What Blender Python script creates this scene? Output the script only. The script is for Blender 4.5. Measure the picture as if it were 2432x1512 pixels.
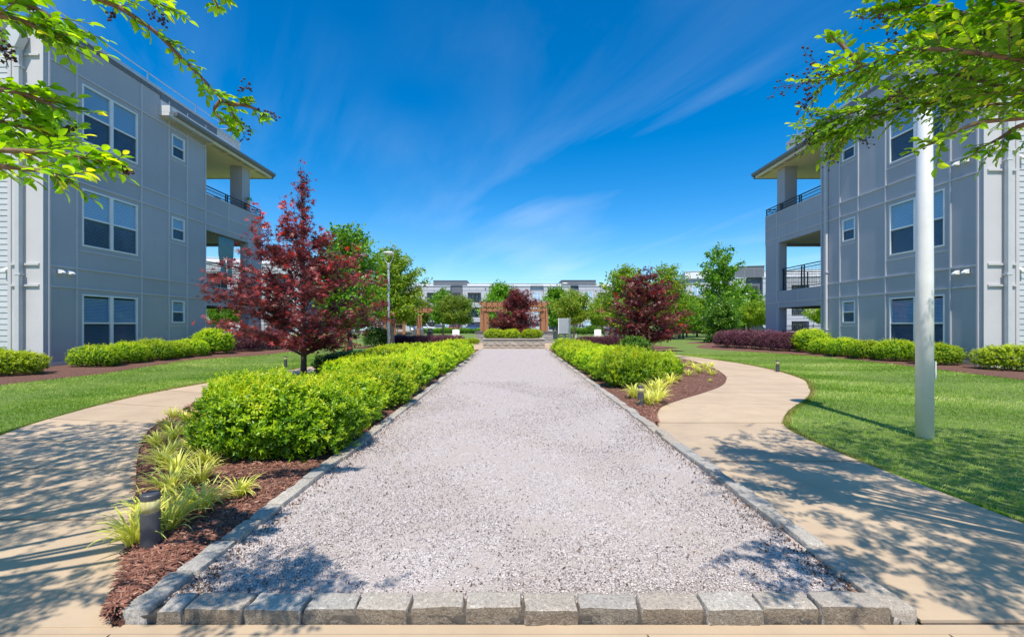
import bpy, math, random
import numpy as np
from mathutils import Vector, Matrix
R = math.radians
for o in list(bpy.data.objects): bpy.data.objects.remove(o)
scene = bpy.context.scene
COL = scene.collection
# ---------------------------------------------------------------- camera (pixel numbers refer to a 2431 px wide view)
F, H, HY, VX = 1080.0, 1.45, 771.0, 1219.0
cam = bpy.data.cameras.new('camera'); camo = bpy.data.objects.new('camera', cam); COL.objects.link(camo)
camo.location = (0, 0, H); camo.rotation_euler = (R(90), 0, 0)
cam.sensor_width = 36; cam.lens = 36 * F / 2431; cam.shift_x = -(VX - 1215.5) / 2431; cam.shift_y = (HY - 756) / 2431
cam.clip_start = 0.05; cam.clip_end = 3000
scene.camera = camo
# ---------------------------------------------------------------- sky and sun
SUN_EL, SUN_AZ = 62.0, 4.0           # elevation; bearing of the shadows, from +Y towards +X
w = bpy.data.worlds.new('World'); scene.world = w; w.use_nodes = True
nt = w.node_tree; nt.nodes.clear()
def N(nt, typ, **kw):
    n = nt.nodes.new(typ)
    for k, v in kw.items(): setattr(n, k, v)
    return n
def L(nt, a, b): nt.links.new(a, b)
out = N(nt, 'ShaderNodeOutputWorld'); bg = N(nt, 'ShaderNodeBackground'); bg.inputs[1].default_value = 0.15
sky = N(nt, 'ShaderNodeTexSky', sky_type='NISHITA'); sky.sun_disc = False
sky.sun_elevation = R(SUN_EL); sky.sun_rotation = R(180 + SUN_AZ)
sky.air_density = 1.0; sky.dust_density = 0.3; sky.ozone_density = 2.5
hsv = N(nt, 'ShaderNodeHueSaturation'); hsv.inputs['Hue'].default_value = 0.5; hsv.inputs['Saturation'].default_value = 1.44; hsv.inputs['Value'].default_value = 1.0
tc = N(nt, 'ShaderNodeTexCoord'); sep = N(nt, 'ShaderNodeSeparateXYZ'); L(nt, tc.outputs['Generated'], sep.inputs[0])
def math_n(nt, op, a, b=None, clamp=False):
    m = N(nt, 'ShaderNodeMath', operation=op); m.use_clamp = clamp
    for i, x in enumerate((a, b)):
        if x is None: continue
        if hasattr(x, 'links') or hasattr(x, 'is_linked'): L(nt, x, m.inputs[i])
        else: m.inputs[i].default_value = x
    return m.outputs[0]
zz = math_n(nt, 'ADD', math_n(nt, 'MAXIMUM', sep.outputs['Z'], 0.0), 0.12)
cx = math_n(nt, 'DIVIDE', sep.outputs['X'], zz); cy = math_n(nt, 'DIVIDE', sep.outputs['Y'], zz)
cmb = N(nt, 'ShaderNodeCombineXYZ'); L(nt, cx, cmb.inputs[0]); L(nt, cy, cmb.inputs[1])
mp = N(nt, 'ShaderNodeMapping'); mp.vector_type = 'TEXTURE'; mp.inputs['Rotation'].default_value = (0, 0, R(-62)); mp.inputs['Scale'].default_value = (2.6, 0.85, 1)
mp.inputs['Location'].default_value = (3.1, 1.7, 0)
L(nt, cmb.outputs[0], mp.inputs[0])
n1 = N(nt, 'ShaderNodeTexNoise'); n1.inputs['Scale'].default_value = 1.1; n1.inputs['Detail'].default_value = 9; n1.inputs['Roughness'].default_value = 0.55; n1.inputs['Distortion'].default_value = 0.5
L(nt, mp.outputs[0], n1.inputs['Vector'])
n2 = N(nt, 'ShaderNodeTexNoise'); n2.inputs['Scale'].default_value = 0.35; n2.inputs['Detail'].default_value = 3
L(nt, cmb.outputs[0], n2.inputs['Vector'])
r1 = N(nt, 'ShaderNodeMapRange'); r1.inputs[1].default_value = 0.47; r1.inputs[2].default_value = 0.80; L(nt, n1.outputs[0], r1.inputs[0])
r2 = N(nt, 'ShaderNodeMapRange'); r2.inputs[1].default_value = 0.38; r2.inputs[2].default_value = 0.62; L(nt, n2.outputs[0], r2.inputs[0])
cl = math_n(nt, 'MULTIPLY', r1.outputs[0], r2.outputs[0])
cl = math_n(nt, 'MULTIPLY', cl, 0.45, True)
mixc = N(nt, 'ShaderNodeMix', data_type='RGBA'); L(nt, cl, mixc.inputs[0]); L(nt, hsv.outputs[0], mixc.inputs[6]); mixc.inputs[7].default_value = (5.2, 5.9, 6.6, 1)
tint = N(nt, 'ShaderNodeMix', data_type='RGBA', blend_type='MULTIPLY'); tint.inputs[0].default_value = 1; tint.inputs[7].default_value = (0.89, 0.945, 1.0, 1)
L(nt, sky.outputs[0], tint.inputs[6]); L(nt, tint.outputs[2], hsv.inputs['Color']); L(nt, mixc.outputs[2], bg.inputs[0]); L(nt, bg.outputs[0], out.inputs[0])
sl = bpy.data.lights.new('sun', 'SUN'); sl.energy = 4.6; sl.angle = R(0.53); sl.color = (1, 0.92, 0.80)
slo = bpy.data.objects.new('sun', sl); COL.objects.link(slo)
sd = Vector((math.sin(R(SUN_AZ)) * math.cos(R(SUN_EL)), math.cos(R(SUN_AZ)) * math.cos(R(SUN_EL)), -math.sin(R(SUN_EL))))
slo.rotation_euler = sd.to_track_quat('-Z', 'Y').to_euler(); slo.location = (0, -20, 40)
vs = scene.view_settings; vs.view_transform = 'Standard'; vs.look = 'None'; vs.gamma = 1; vs.use_curve_mapping = False; vs.exposure = 0.28
try:
    scene.cycles.transparent_max_bounces = 12; scene.cycles.max_bounces = 7; scene.cycles.diffuse_bounces = 4
except Exception: pass

def G(x, y, z=0.0):                      # pixel -> point on a level surface at height z
    d = F * (H - z) / (y - HY); return Vector(((x - VX) / F * d, d, z))
def PX(x, y, d):                         # pixel -> point at depth d
    return Vector(((x - VX) / F * d, d, H + (HY - y) / F * d))
def zg(x, y):                            # lawn rises a little towards the two blocks
    t = min(max((abs(x) - 9.2) / 3.4, 0), 1); return 0.14 * t * t * (3 - 2 * t) * (1 if y < 40 else max(0, 1 - (y - 40) / 12))
# ---------------------------------------------------------------- materials
MATS = {}
def mat(name):
    m = bpy.data.materials.new(name); m.use_nodes = True; t = m.node_tree
    MATS[name] = m; return m, t, t.nodes['Principled BSDF']
def coords(t, kind='Object', scale=(1, 1, 1)):
    tc = N(t, 'ShaderNodeTexCoord'); mp = N(t, 'ShaderNodeMapping'); mp.inputs['Scale'].default_value = scale
    L(t, tc.outputs[kind], mp.inputs[0]); return mp.outputs[0]
def wpos(t, scale=(1, 1, 1)):
    g = N(t, 'ShaderNodeNewGeometry'); mp = N(t, 'ShaderNodeMapping'); mp.inputs['Scale'].default_value = scale
    L(t, g.outputs['Position'], mp.inputs[0]); return mp.outputs[0]
def noise(t, vec, scale, detail=4, rough=0.55, dist=0):
    n = N(t, 'ShaderNodeTexNoise'); n.inputs['Scale'].default_value = scale; n.inputs['Detail'].default_value = detail
    n.inputs['Roughness'].default_value = rough; n.inputs['Distortion'].default_value = dist
    L(t, vec, n.inputs['Vector']); return n.outputs[0]
def ramp(t, fac, stops, interp='LINEAR'):
    r = N(t, 'ShaderNodeValToRGB'); r.color_ramp.interpolation = interp
    e = r.color_ramp.elements
    while len(e) > 1: e.remove(e[0])
    e[0].position = stops[0][0]; e[0].color = (*stops[0][1], 1)
    for p, c in stops[1:]:
        x = e.new(p); x.color = (*c, 1)
    L(t, fac, r.inputs[0]); return r.outputs[0]
def mixc_n(t, fac, a, b, blend='MIX'):
    m = N(t, 'ShaderNodeMix', data_type='RGBA', blend_type=blend)
    for i, x in ((0, fac), (6, a), (7, b)):
        if hasattr(x, 'is_linked'): L(t, x, m.inputs[i])
        else: m.inputs[i].default_value = x if i == 0 else (*x, 1)
    return m.outputs[2]
def bump(t, b, h, strength=0.3, dist=0.01):
    n = N(t, 'ShaderNodeBump'); n.inputs['Strength'].default_value = strength; n.inputs['Distance'].default_value = dist
    L(t, h, n.inputs['Height']); L(t, n.outputs[0], b.inputs['Normal'])
def simple(name, col, rough=0.6, metal=0.0, var=0.08, scale=3.0, bumps=0.0, bscale=60):
    m, t, b = mat(name); v = wpos(t)
    n = noise(t, v, scale, 5)
    lo = tuple(c * (1 - var) for c in col); hi = tuple(min(1, c * (1 + var)) for c in col)
    L(t, ramp(t, n, [(0.3, lo), (0.7, hi)]), b.inputs['Base Color'])
    b.inputs['Roughness'].default_value = rough; b.inputs['Metallic'].default_value = metal
    if bumps: bump(t, b, noise(t, v, bscale, 3), bumps, 0.005)
    return m
def tinted(name, col, spread=0.12, **kw):      # like simple, but every object takes a slightly different tone
    m = simple(name, col, **kw); t = m.node_tree; b = t.nodes['Principled BSDF']
    src = b.inputs['Base Color'].links[0].from_socket
    oi = N(t, 'ShaderNodeObjectInfo'); r = N(t, 'ShaderNodeMapRange'); r.inputs[3].default_value = 1 - spread; r.inputs[4].default_value = 1 + spread
    L(t, oi.outputs['Random'], r.inputs[0])
    h = N(t, 'ShaderNodeHueSaturation'); L(t, src, h.inputs['Color']); L(t, r.outputs[0], h.inputs['Value']); L(t, h.outputs[0], b.inputs['Base Color'])
    return m
def foliage(name, stops, rough=0.45, trans=0.3, tcol=None, obj_random=False, objvar=0.2):
    m, t, b = mat(name)
    oi = N(t, 'ShaderNodeObjectInfo')
    if obj_random: fac = oi.outputs['Random']
    else:
        a = N(t, 'ShaderNodeAttribute'); a.attribute_name = 'rnd'; fac = a.outputs['Fac']
    c = ramp(t, fac, stops)
    r = N(t, 'ShaderNodeMapRange'); r.inputs[3].default_value = 1 - objvar; r.inputs[4].default_value = 1 + objvar; L(t, oi.outputs['Random'], r.inputs[0])
    h = N(t, 'ShaderNodeHueSaturation'); L(t, c, h.inputs['Color']); L(t, r.outputs[0], h.inputs['Value']); c = h.outputs[0]
    L(t, c, b.inputs['Base Color']); b.inputs['Roughness'].default_value = rough; b.inputs['Specular IOR Level'].default_value = 0.4
    tr = N(t, 'ShaderNodeBsdfTranslucent')
    hs = N(t, 'ShaderNodeHueSaturation'); hs.inputs['Hue'].default_value = 0.485 if tcol is None else 0.5; hs.inputs['Saturation'].default_value = 1.1; hs.inputs['Value'].default_value = 1.5
    L(t, c, hs.inputs['Color']); L(t, hs.outputs[0], tr.inputs[0])
    mx = N(t, 'ShaderNodeMixShader'); mx.inputs[0].default_value = trans
    L(t, b.outputs[0], mx.inputs[1]); L(t, tr.outputs[0], mx.inputs[2])
    o = t.nodes['Material Output']; L(t, mx.outputs[0], o.inputs[0]); return m

# lawn
m, t, b = mat('lawn'); v = wpos(t)
big = noise(t, v, 0.35, 4); fine = noise(t, v, 40, 3); mid = noise(t, v, 3.0, 5)
wv = N(t, 'ShaderNodeTexWave'); wv.inputs['Scale'].default_value = 0.42; wv.inputs['Distortion'].default_value = 1.5; wv.inputs['Detail'].default_value = 2
mpw = wpos(t, (1, 0.5, 1)); L(t, mpw, wv.inputs['Vector'])
c = ramp(t, mid, [(0.25, (0.085, 0.165, 0.014)), (0.55, (0.155, 0.255, 0.028)), (0.8, (0.30, 0.335, 0.08))])
c = mixc_n(t, math_n(t, 'MULTIPLY', big, 0.55), c, (0.30, 0.32, 0.11))
c = mixc_n(t, math_n(t, 'MULTIPLY', wv.outputs[0], 0.25), c, (0.11, 0.21, 0.03))
c = mixc_n(t, math_n(t, 'MULTIPLY', fine, 0.5), c, (0.09, 0.16, 0.022))
L(t, c, b.inputs['Base Color']); b.inputs['Roughness'].default_value = 0.85; bump(t, b, noise(t, v, 70, 4), 0.8, 0.03)
foliage('grass_blade', [(0, (0.11, 0.234, 0.017)), (0.4, (0.234, 0.398, 0.039)), (0.75, (0.468, 0.578, 0.123)), (1, (0.757, 0.715, 0.303))], 0.45, 0.3)
foliage('dry_blade', [(0, (0.16, 0.19, 0.03)), (0.5, (0.34, 0.26, 0.07)), (1, (0.46, 0.32, 0.12))], 0.6, 0.25)
# concrete
m, t, b = mat('concrete'); v = wpos(t)
c = ramp(t, noise(t, v, 1.3, 6, 0.65), [(0.3, (0.49, 0.36, 0.235)), (0.7, (0.62, 0.47, 0.31))])
c = mixc_n(t, math_n(t, 'MULTIPLY', noise(t, v, 160, 2), 0.35), c, (0.36, 0.30, 0.24))
st = noise(t, v, 0.6, 7, 0.7, 1.0); c = mixc_n(t, ramp(t, st, [(0.52, (0, 0, 0)), (0.72, (0.6, 0.6, 0.6))]), c, (0.36, 0.285, 0.215))
oi = N(t, 'ShaderNodeObjectInfo'); hh = N(t, 'ShaderNodeHueSaturation'); rr = N(t, 'ShaderNodeMapRange'); rr.inputs[3].default_value = .93; rr.inputs[4].default_value = 1.06
L(t, oi.outputs['Random'], rr.inputs[0]); L(t, c, hh.inputs['Color']); L(t, rr.outputs[0], hh.inputs['Value'])
L(t, hh.outputs[0], b.inputs['Base Color']); b.inputs['Roughness'].default_value = 0.8; bump(t, b, noise(t, v, 220, 3), 0.25, 0.003)
simple('joint', (0.10, 0.085, 0.07), 0.95, 0, 0.3, 20)
# gravel
m, t, b = mat('gravel'); v = wpos(t)
vo = N(t, 'ShaderNodeTexVoronoi'); vo.inputs['Scale'].default_value = 150; L(t, v, vo.inputs['Vector'])
sp = N(t, 'ShaderNodeSeparateColor'); L(t, vo.outputs['Color'], sp.inputs[0])
c = ramp(t, sp.outputs[0], [(0, (0.14, 0.115, 0.11)), (0.24, (0.33, 0.285, 0.27)), (0.58, (0.49, 0.43, 0.405)), (1, (0.76, 0.69, 0.66))])
c = mixc_n(t, ramp(t, noise(t, v, 2.6, 6, 0.7, .6), [(0.46, (0, 0, 0)), (0.62, (.9, .9, .9))]), c, (0.46, 0.395, 0.36))
c = mixc_n(t, ramp(t, noise(t, wpos(t, (1, .35, 1)), 3.2, 8, 0.75), [(0.6, (0, 0, 0)), (0.74, (.55, .55, .55))]), c, (0.33, 0.285, 0.27))
L(t, c, b.inputs['Base Color']); b.inputs['Roughness'].default_value = 0.9; bump(t, b, vo.outputs['Distance'], 0.6, 0.006)
m, t, b = mat('gravel_chip'); a = N(t, 'ShaderNodeAttribute'); a.attribute_name = 'rnd'
L(t, ramp(t, a.outputs['Fac'], [(0, (0.12, 0.10, 0.10)), (0.3, (0.34, 0.295, 0.285)), (0.64, (0.54, 0.48, 0.455)), (1, (0.86, 0.79, 0.755))]), b.inputs['Base Color']); b.inputs['Roughness'].default_value = 0.8
# mulch
m, t, b = mat('mulch'); v = wpos(t, (1, 1, 1))
c = ramp(t, noise(t, v, 28, 6, 0.7, 1.2), [(0.3, (0.08, 0.035, 0.024)), (0.55, (0.21, 0.10, 0.07)), (0.75, (0.33, 0.18, 0.13))])
L(t, c, b.inputs['Base Color']); b.inputs['Roughness'].default_value = 0.95; bump(t, b, noise(t, v, 45, 5, 0.7, 1), 1.0, 0.03)
m, t, b = mat('mulch_chip'); a = N(t, 'ShaderNodeAttribute'); a.attribute_name = 'rnd'
L(t, ramp(t, a.outputs['Fac'], [(0, (0.10, 0.042, 0.028)), (0.5, (0.25, 0.105, 0.072)), (0.9, (0.36, 0.18, 0.13)), (1, (0.48, 0.32, 0.24))]), b.inputs['Base Color']); b.inputs['Roughness'].default_value = 0.9
m, t, b = mat('litter'); a = N(t, 'ShaderNodeAttribute'); a.attribute_name = 'rnd'
L(t, ramp(t, a.outputs['Fac'], [(0, (0.05, 0.022, 0.016)), (0.6, (0.16, 0.08, 0.05)), (1, (0.42, 0.27, 0.16))]), b.inputs['Base Color']); b.inputs['Roughness'].default_value = 0.8
# granite
m, t, b = mat('granite'); v = coords(t); oi = N(t, 'ShaderNodeObjectInfo')
va = N(t, 'ShaderNodeVectorMath', operation='ADD'); L(t, v, va.inputs[0]); L(t, oi.outputs['Location'], va.inputs[1]); v = va.outputs[0]
c = ramp(t, noise(t, v, 150, 3, 0.8), [(0.33, (0.18, 0.17, 0.16)), (0.5, (0.40, 0.385, 0.36)), (0.68, (0.62, 0.60, 0.56))])
c = mixc_n(t, ramp(t, noise(t, v, 48, 3, .7), [(.52, (0, 0, 0)), (.62, (.8, .8, .8))]), c, (0.20, 0.19, 0.185)); c = mixc_n(t, ramp(t, noise(t, v, 36, 4, .7), [(.56, (0, 0, 0)), (.66, (.7, .7, .7))]), c, (0.80, 0.78, 0.74))
c = mixc_n(t, math_n(t, 'MULTIPLY', noise(t, v, 9, 5), 0.6), c, (0.40, 0.345, 0.28))
tint = ramp(t, oi.outputs['Random'], [(0, (0.82, 0.86, 0.90)), (0.3, (1.08, 1.05, 1.0)), (0.55, (1.02, 0.93, 0.84)), (0.8, (0.95, 0.96, 0.97)), (1, (1.2, 1.17, 1.12))])
c = mixc_n(t, 1.0, c, tint, 'MULTIPLY')
L(t, c, b.inputs['Base Color']); b.inputs['Roughness'].default_value = 0.85; bump(t, b, noise(t, v, 60, 5, .7), 0.6, 0.012)
m2 = m.copy(); m2.name = 'granite_front_shade'; MATS['granite_front_shade'] = m2; t2 = m2.node_tree; b2_ = t2.nodes['Principled BSDF']; src = b2_.inputs['Base Color'].links[0].from_socket
L(t2, mixc_n(t2, 1.0, src, (.74, .68, .60), 'MULTIPLY'), b2_.inputs['Base Color'])  # viewer-facing kerb sides: shade put into a darker, browner colour
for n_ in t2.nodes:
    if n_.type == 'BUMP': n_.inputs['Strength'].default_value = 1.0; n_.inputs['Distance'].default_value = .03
# walls and trim
m, t, b = mat('wall_paint'); v = wpos(t)  # same paint as the end face; side-wall shade put into a darker, bluer tone
c = ramp(t, noise(t, v, 0.5, 5), [(0.3, (0.385, 0.39, 0.44)), (0.7, (0.445, 0.445, 0.495))])
c = mixc_n(t, ramp(t, noise(t, wpos(t, (2, 2, .25)), 2.2, 6, .7), [(0.55, (0, 0, 0)), (.78, (.45, .45, .45))]), c, (0.32, 0.32, 0.35))
oi = N(t, 'ShaderNodeObjectInfo'); hh = N(t, 'ShaderNodeHueSaturation'); rr = N(t, 'ShaderNodeMapRange'); rr.inputs[3].default_value = .945; rr.inputs[4].default_value = 1.05; L(t, oi.outputs['Random'], rr.inputs[0]); L(t, c, hh.inputs['Color']); L(t, rr.outputs[0], hh.inputs['Value']); c = hh.outputs[0]
L(t, c, b.inputs['Base Color']); b.inputs['Roughness'].default_value = 0.7; bump(t, b, noise(t, v, 90, 4), 0.25, 0.004)
simple('trim_paint', (0.55, 0.54, 0.58), 0.6, 0, 0.04, 2, .1, 50)
simple('white_trim', (0.80, 0.80, 0.81), 0.45, 0, 0.04, 2)
simple('wall_paint_lit', (0.56, 0.54, 0.55), 0.7, 0, 0.04, 1.2, .15, 70)  # end face: the wall paint again, sunlight put into a paler tone
tinted('siding', (0.52, 0.53, 0.55), 0.04, rough=0.65, var=0.05)
simple('fascia_dark', (0.145, 0.16, 0.19), 0.5, 0, 0.06)
simple('gutter_metal', (0.17, 0.18, 0.195), 0.4, 0.3, 0.06)
simple('coping', (0.62, 0.63, 0.66), 0.4, 0.3, 0.05)
simple('pale_panel', (0.62, 0.61, 0.615), 0.6, 0, 0.04)
m = simple('soffit', (0.78, 0.72, 0.52), 0.6, 0, 0.05)
simple('rail_metal', (0.05, 0.062, 0.075), 0.45, 0.4, 0.1)
simple('galv', (0.50, 0.52, 0.55), 0.4, 0.6, 0.1, 12)
simple('dark_room', (0.05, 0.055, 0.06), 0.9, 0, 0.1)
simple('ceiling_paint', (0.45, 0.44, 0.42), 0.9, 0, 0.05)
m, t, b = mat('blind'); v = wpos(t); b.inputs['Base Color'].default_value = (0.62, 0.65, 0.68, 1); b.inputs['Roughness'].default_value = 0.6
L(t, ramp(t, noise(t, v, .8, 3), [(0.3, (0.74, 0.79, 0.84)), (.7, (0.86, 0.89, 0.91))]), b.inputs['Base Color'])
m, t, b = mat('glass'); 
gl = N(t, 'ShaderNodeBsdfGlossy'); gl.inputs['Roughness'].default_value = 0.015; gl.inputs[0].default_value = (.92, .96, 1, 1)
tp = N(t, 'ShaderNodeBsdfTransparent'); tp.inputs[0].default_value = (0.82, 0.90, 0.96, 1)
lw = N(t, 'ShaderNodeFresnel'); lw.inputs['IOR'].default_value = 1.75
nb = N(t, 'ShaderNodeBump'); nb.inputs['Strength'].default_value = 0.05; nb.inputs['Distance'].default_value = 0.02; L(t, noise(t, wpos(t), 2.5, 2), nb.inputs['Height']); L(t, nb.outputs[0], gl.inputs['Normal'])
gg = N(t, 'ShaderNodeNewGeometry'); mx = N(t, 'ShaderNodeMixShader'); L(t, math_n(t, 'MULTIPLY', lw.outputs[0], math_n(t, 'SUBTRACT', 1.0, gg.outputs['Backfacing'])), mx.inputs[0]); L(t, tp.outputs[0], mx.inputs[1]); L(t, gl.outputs[0], mx.inputs[2]); L(t, mx.outputs[0], t.nodes['Material Output'].inputs[0])
m, t, b = mat('insect_screen'); tp = N(t, 'ShaderNodeBsdfTransparent'); tp.inputs[0].default_value = (.78, .80, .82, 1); df = N(t, 'ShaderNodeBsdfDiffuse'); df.inputs[0].default_value = (.06, .065, .07, 1)
mx = N(t, 'ShaderNodeMixShader'); mx.inputs[0].default_value = .08; L(t, tp.outputs[0], mx.inputs[1]); L(t, df.outputs[0], mx.inputs[2]); L(t, mx.outputs[0], t.nodes['Material Output'].inputs[0])
m, t, b = mat('car_glass'); b.inputs['Base Color'].default_value = (0.03, 0.045, 0.055, 1); b.inputs['Roughness'].default_value = 0.05
L(t, ramp(t, noise(t, wpos(t), 1.0), [(.3, (.02, .03, .04)), (.7, (.05, .065, .075))]), b.inputs['Base Color'])
m, t, b = mat('lens'); tp = N(t, 'ShaderNodeBsdfTransparent'); tp.inputs[0].default_value = (.95, .92, .72, 1); b.inputs['Base Color'].default_value = (.80, .72, .30, 1); b.inputs['Roughness'].default_value = .08
L(t, ramp(t, noise(t, wpos(t, (60, 60, 2)), 1, 2), [(.35, (.55, .50, .16)), (.65, (.88, .80, .42))]), b.inputs['Base Color']); mx = N(t, 'ShaderNodeMixShader'); mx.inputs[0].default_value = .62  # clear lens; the yellow of mirrored plants is put into its colour
L(t, tp.outputs[0], mx.inputs[1]); L(t, b.outputs[0], mx.inputs[2]); L(t, mx.outputs[0], t.nodes['Material Output'].inputs[0])
simple('bollard_metal', (0.085, 0.088, 0.10), 0.5, 0.3, 0.15, 14, .15, 90)
simple('lamp_paint', (0.86, 0.85, 0.85), 0.4, 0.1, 0.05, 5, 0.05, 30)
simple('far_pole_paint', (0.42, 0.43, 0.50), 0.4, 0.15, 0.04)
simple('teal_cloth', (0.20, 0.36, 0.40), 0.9, 0, 0.08, 6)
# wood
m, t, b = mat('cedar'); v = wpos(t, (1, 1, 0.12)); oi = N(t, 'ShaderNodeObjectInfo')
c = ramp(t, noise(t, v, 26, 5, .6, 1), [(0.3, (0.28, 0.125, 0.055)), (0.7, (0.43, 0.205, 0.10))]); L(t, c, b.inputs['Base Color']); b.inputs['Roughness'].default_value = 0.65
simple('dark_cedar', (0.15, 0.07, 0.045), 0.7, 0, 0.2, 10)
def barkm(name, a, bb):
    m, t, b = mat(name); v = wpos(t, (1, 1, .2)); L(t, ramp(t, noise(t, v, 30, 5, .65), [(.3, a), (.7, bb)]), b.inputs['Base Color']); b.inputs['Roughness'].default_value = .85; bump(t, b, noise(t, v, 40, 4), .5, .01)
barkm('bark', (0.10, 0.08, 0.062), (0.24, 0.20, 0.165)); barkm('dark_bark', (0.045, 0.03, 0.026), (0.12, 0.085, 0.07)); barkm('pale_bark', (0.25, 0.2, 0.16), (0.42, 0.35, 0.29)); barkm('twig', (0.13, 0.075, 0.05), (0.26, 0.16, 0.11))
tinted('block_smooth', (0.36, 0.325, 0.285), 0.10, rough=0.9, bumps=.4, bscale=70)
tinted('block_split', (0.36, 0.315, 0.265), 0.14, rough=0.95, var=.2, scale=18, bumps=1.0, bscale=24)
tinted('block_grey', (0.28, 0.275, 0.275), 0.10, rough=0.95, var=.2, scale=18, bumps=.9, bscale=24)
simple('block_cap', (0.42, 0.385, 0.34), 0.85, 0, .1, 10, .2, 60); simple('dark_cap', (0.115, 0.115, 0.12), 0.6, 0, .1, 10)
simple('asphalt', (0.055, 0.055, 0.058), 0.9, 0, .2, 6, .3, 90); simple('paint_line', (.75, .75, .72), .7)
simple('brick_red', (0.42, 0.19, 0.10), 0.9, 0, .15, 8)
simple('steel', (0.55, 0.55, 0.56), 0.28, 0.9, .05); simple('black_metal', (0.022, 0.022, 0.024), 0.5, .3)
simple('cabinet_grey', (0.36, 0.39, 0.41), 0.5, 0.1, .04, 3); simple('cabinet_post', (0.20, 0.225, 0.25), 0.5, .2)
simple('white_plastic', (0.80, 0.79, 0.77), 0.5, 0, .03); simple('tyre', (0.02, 0.02, 0.02), .85); simple('rim', (.5, .5, .52), .3, .8)
simple('red_light', (.45, .02, .02), .3); simple('lamp_glass', (.75, .75, .70), .3)
simple('terracotta', (.55, .50, .46), .7); simple('plum_cloth', (.045, .05, .055), .8)
simple('far_wall', (0.50, 0.505, 0.545), 0.75, 0, .04, .2); simple('far_white', (0.78, 0.78, 0.80), 0.6, 0, .03, .2); simple('far_dark', (0.135, 0.15, 0.175), 0.7, 0, .06, .2); simple('far_mid', (0.27, 0.29, 0.34), 0.7, 0, .05, .2)
simple('far_line', (0.30, 0.31, 0.34), .7)
# leaves
foliage('hedge_leaf', [(0, (0.057, 0.17, 0.006)), (0.3, (0.201, 0.4, 0.013)), (0.6, (0.46, 0.664, 0.018)), (1, (0.734, 0.753, 0.044))], 0.3, 0.32)
foliage('gold_leaf', [(0, (0.065, 0.144, 0.006)), (0.3, (0.24, 0.373, 0.012)), (0.65, (0.491, 0.601, 0.017)), (1, (0.672, 0.739, 0.059))], 0.35, 0.32)
foliage('holly_leaf', [(0, (0.025, 0.077, 0.008)), (0.5, (0.077, 0.196, 0.017)), (0.85, (0.182, 0.35, 0.028)), (1, (0.35, 0.504, 0.07))], 0.25, 0.2)
foliage('dark_leaf', [(0, (0.012, 0.035, 0.006)), (0.6, (0.035, 0.085, 0.012)), (1, (0.09, 0.17, 0.02))], 0.35, 0.2)
foliage('purple_leaf', [(0, (0.07, 0.022, 0.036)), (0.5, (0.189, 0.064, 0.092)), (0.85, (0.336, 0.133, 0.161)), (1, (0.504, 0.238, 0.238))], 0.45, 0.2, 1)
foliage('maple_red', [(0, (0.073, 0.021, 0.023)), (0.4, (0.186, 0.045, 0.049)), (0.75, (0.333, 0.086, 0.084)), (0.93, (0.478, 0.067, 0.056)), (1, (0.697, 0.075, 0.049))], 0.4, 0.3, 1)
foliage('myrtle_leaf', [(0, (0.091, 0.253, 0.016)), (0.5, (0.223, 0.474, 0.024)), (0.85, (0.444, 0.727, 0.04)), (1, (0.848, 0.848, 0.081))], 0.28, 0.42)
foliage('myrtle_leaf_single', [(0, (0.091, 0.253, 0.016)), (0.5, (0.223, 0.474, 0.024)), (0.88, (0.444, 0.727, 0.04)), (1, (0.848, 0.807, 0.081))], 0.28, 0.42, None, True)
foliage('tree_green', [(0, (0.048, 0.151, 0.014)), (0.5, (0.126, 0.304, 0.02)), (0.85, (0.27, 0.473, 0.034)), (1, (0.506, 0.574, 0.068))], 0.4, 0.35)
foliage('tree_yellow', [(0, (0.085, 0.186, 0.014)), (0.5, (0.22, 0.396, 0.024)), (0.85, (0.405, 0.557, 0.034)), (1, (0.709, 0.506, 0.101))], 0.4, 0.35)
foliage('myrtle_far', [(0, (0.085, 0.169, 0.014)), (0.5, (0.203, 0.338, 0.027)), (0.85, (0.321, 0.456, 0.051)), (1, (0.506, 0.321, 0.101))], 0.45, 0.35)
foliage('far_green', [(0, (0.036, 0.09, 0.014)), (0.6, (0.078, 0.168, 0.024)), (1, (0.156, 0.252, 0.036))], 0.6, 0.25)
foliage('liriope', [(0, (0.099, 0.209, 0.022)), (0.3, (0.363, 0.484, 0.033)), (0.6, (0.748, 0.748, 0.132)), (1, (0.9, 0.9, 0.418))], 0.4, 0.3)
m, t, b = mat('seed_pod'); L(t, ramp(t, noise(t, wpos(t), 60), [(.3, (.03, .012, .01)), (.7, (.10, .04, .03))]), b.inputs['Base Color']); b.inputs['Roughness'].default_value = .7

# ---------------------------------------------------------------- mesh helpers
def newmesh(name, v, f, m=None, smooth=False):
    me = bpy.data.meshes.new(name); me.from_pydata([tuple(p) for p in v], [], f); me.update()
    if m: me.materials.append(MATS[m])
    if smooth: me.polygons.foreach_set('use_smooth', [True] * len(me.polygons))
    return me
def npmesh(name, V, FA, m, rnd=None, smooth=False):
    """V (n,3), FA (k,3|4) int"""
    me = bpy.data.meshes.new(name); k = FA.shape[1]
    me.vertices.add(len(V)); me.vertices.foreach_set('co', np.ascontiguousarray(V, dtype=np.float32).ravel())
    me.loops.add(FA.size); me.loops.foreach_set('vertex_index', np.ascontiguousarray(FA, dtype=np.int32).ravel())
    me.polygons.add(len(FA)); me.polygons.foreach_set('loop_start', np.arange(len(FA), dtype=np.int32) * k)
    if smooth: me.polygons.foreach_set('use_smooth', np.ones(len(FA), dtype=bool))
    if rnd is not None:
        a = me.attributes.new('rnd', 'FLOAT', 'POINT'); a.data.foreach_set('value', np.ascontiguousarray(rnd, dtype=np.float32))
    me.update(calc_edges=True); me.materials.append(MATS[m]); return me
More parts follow.
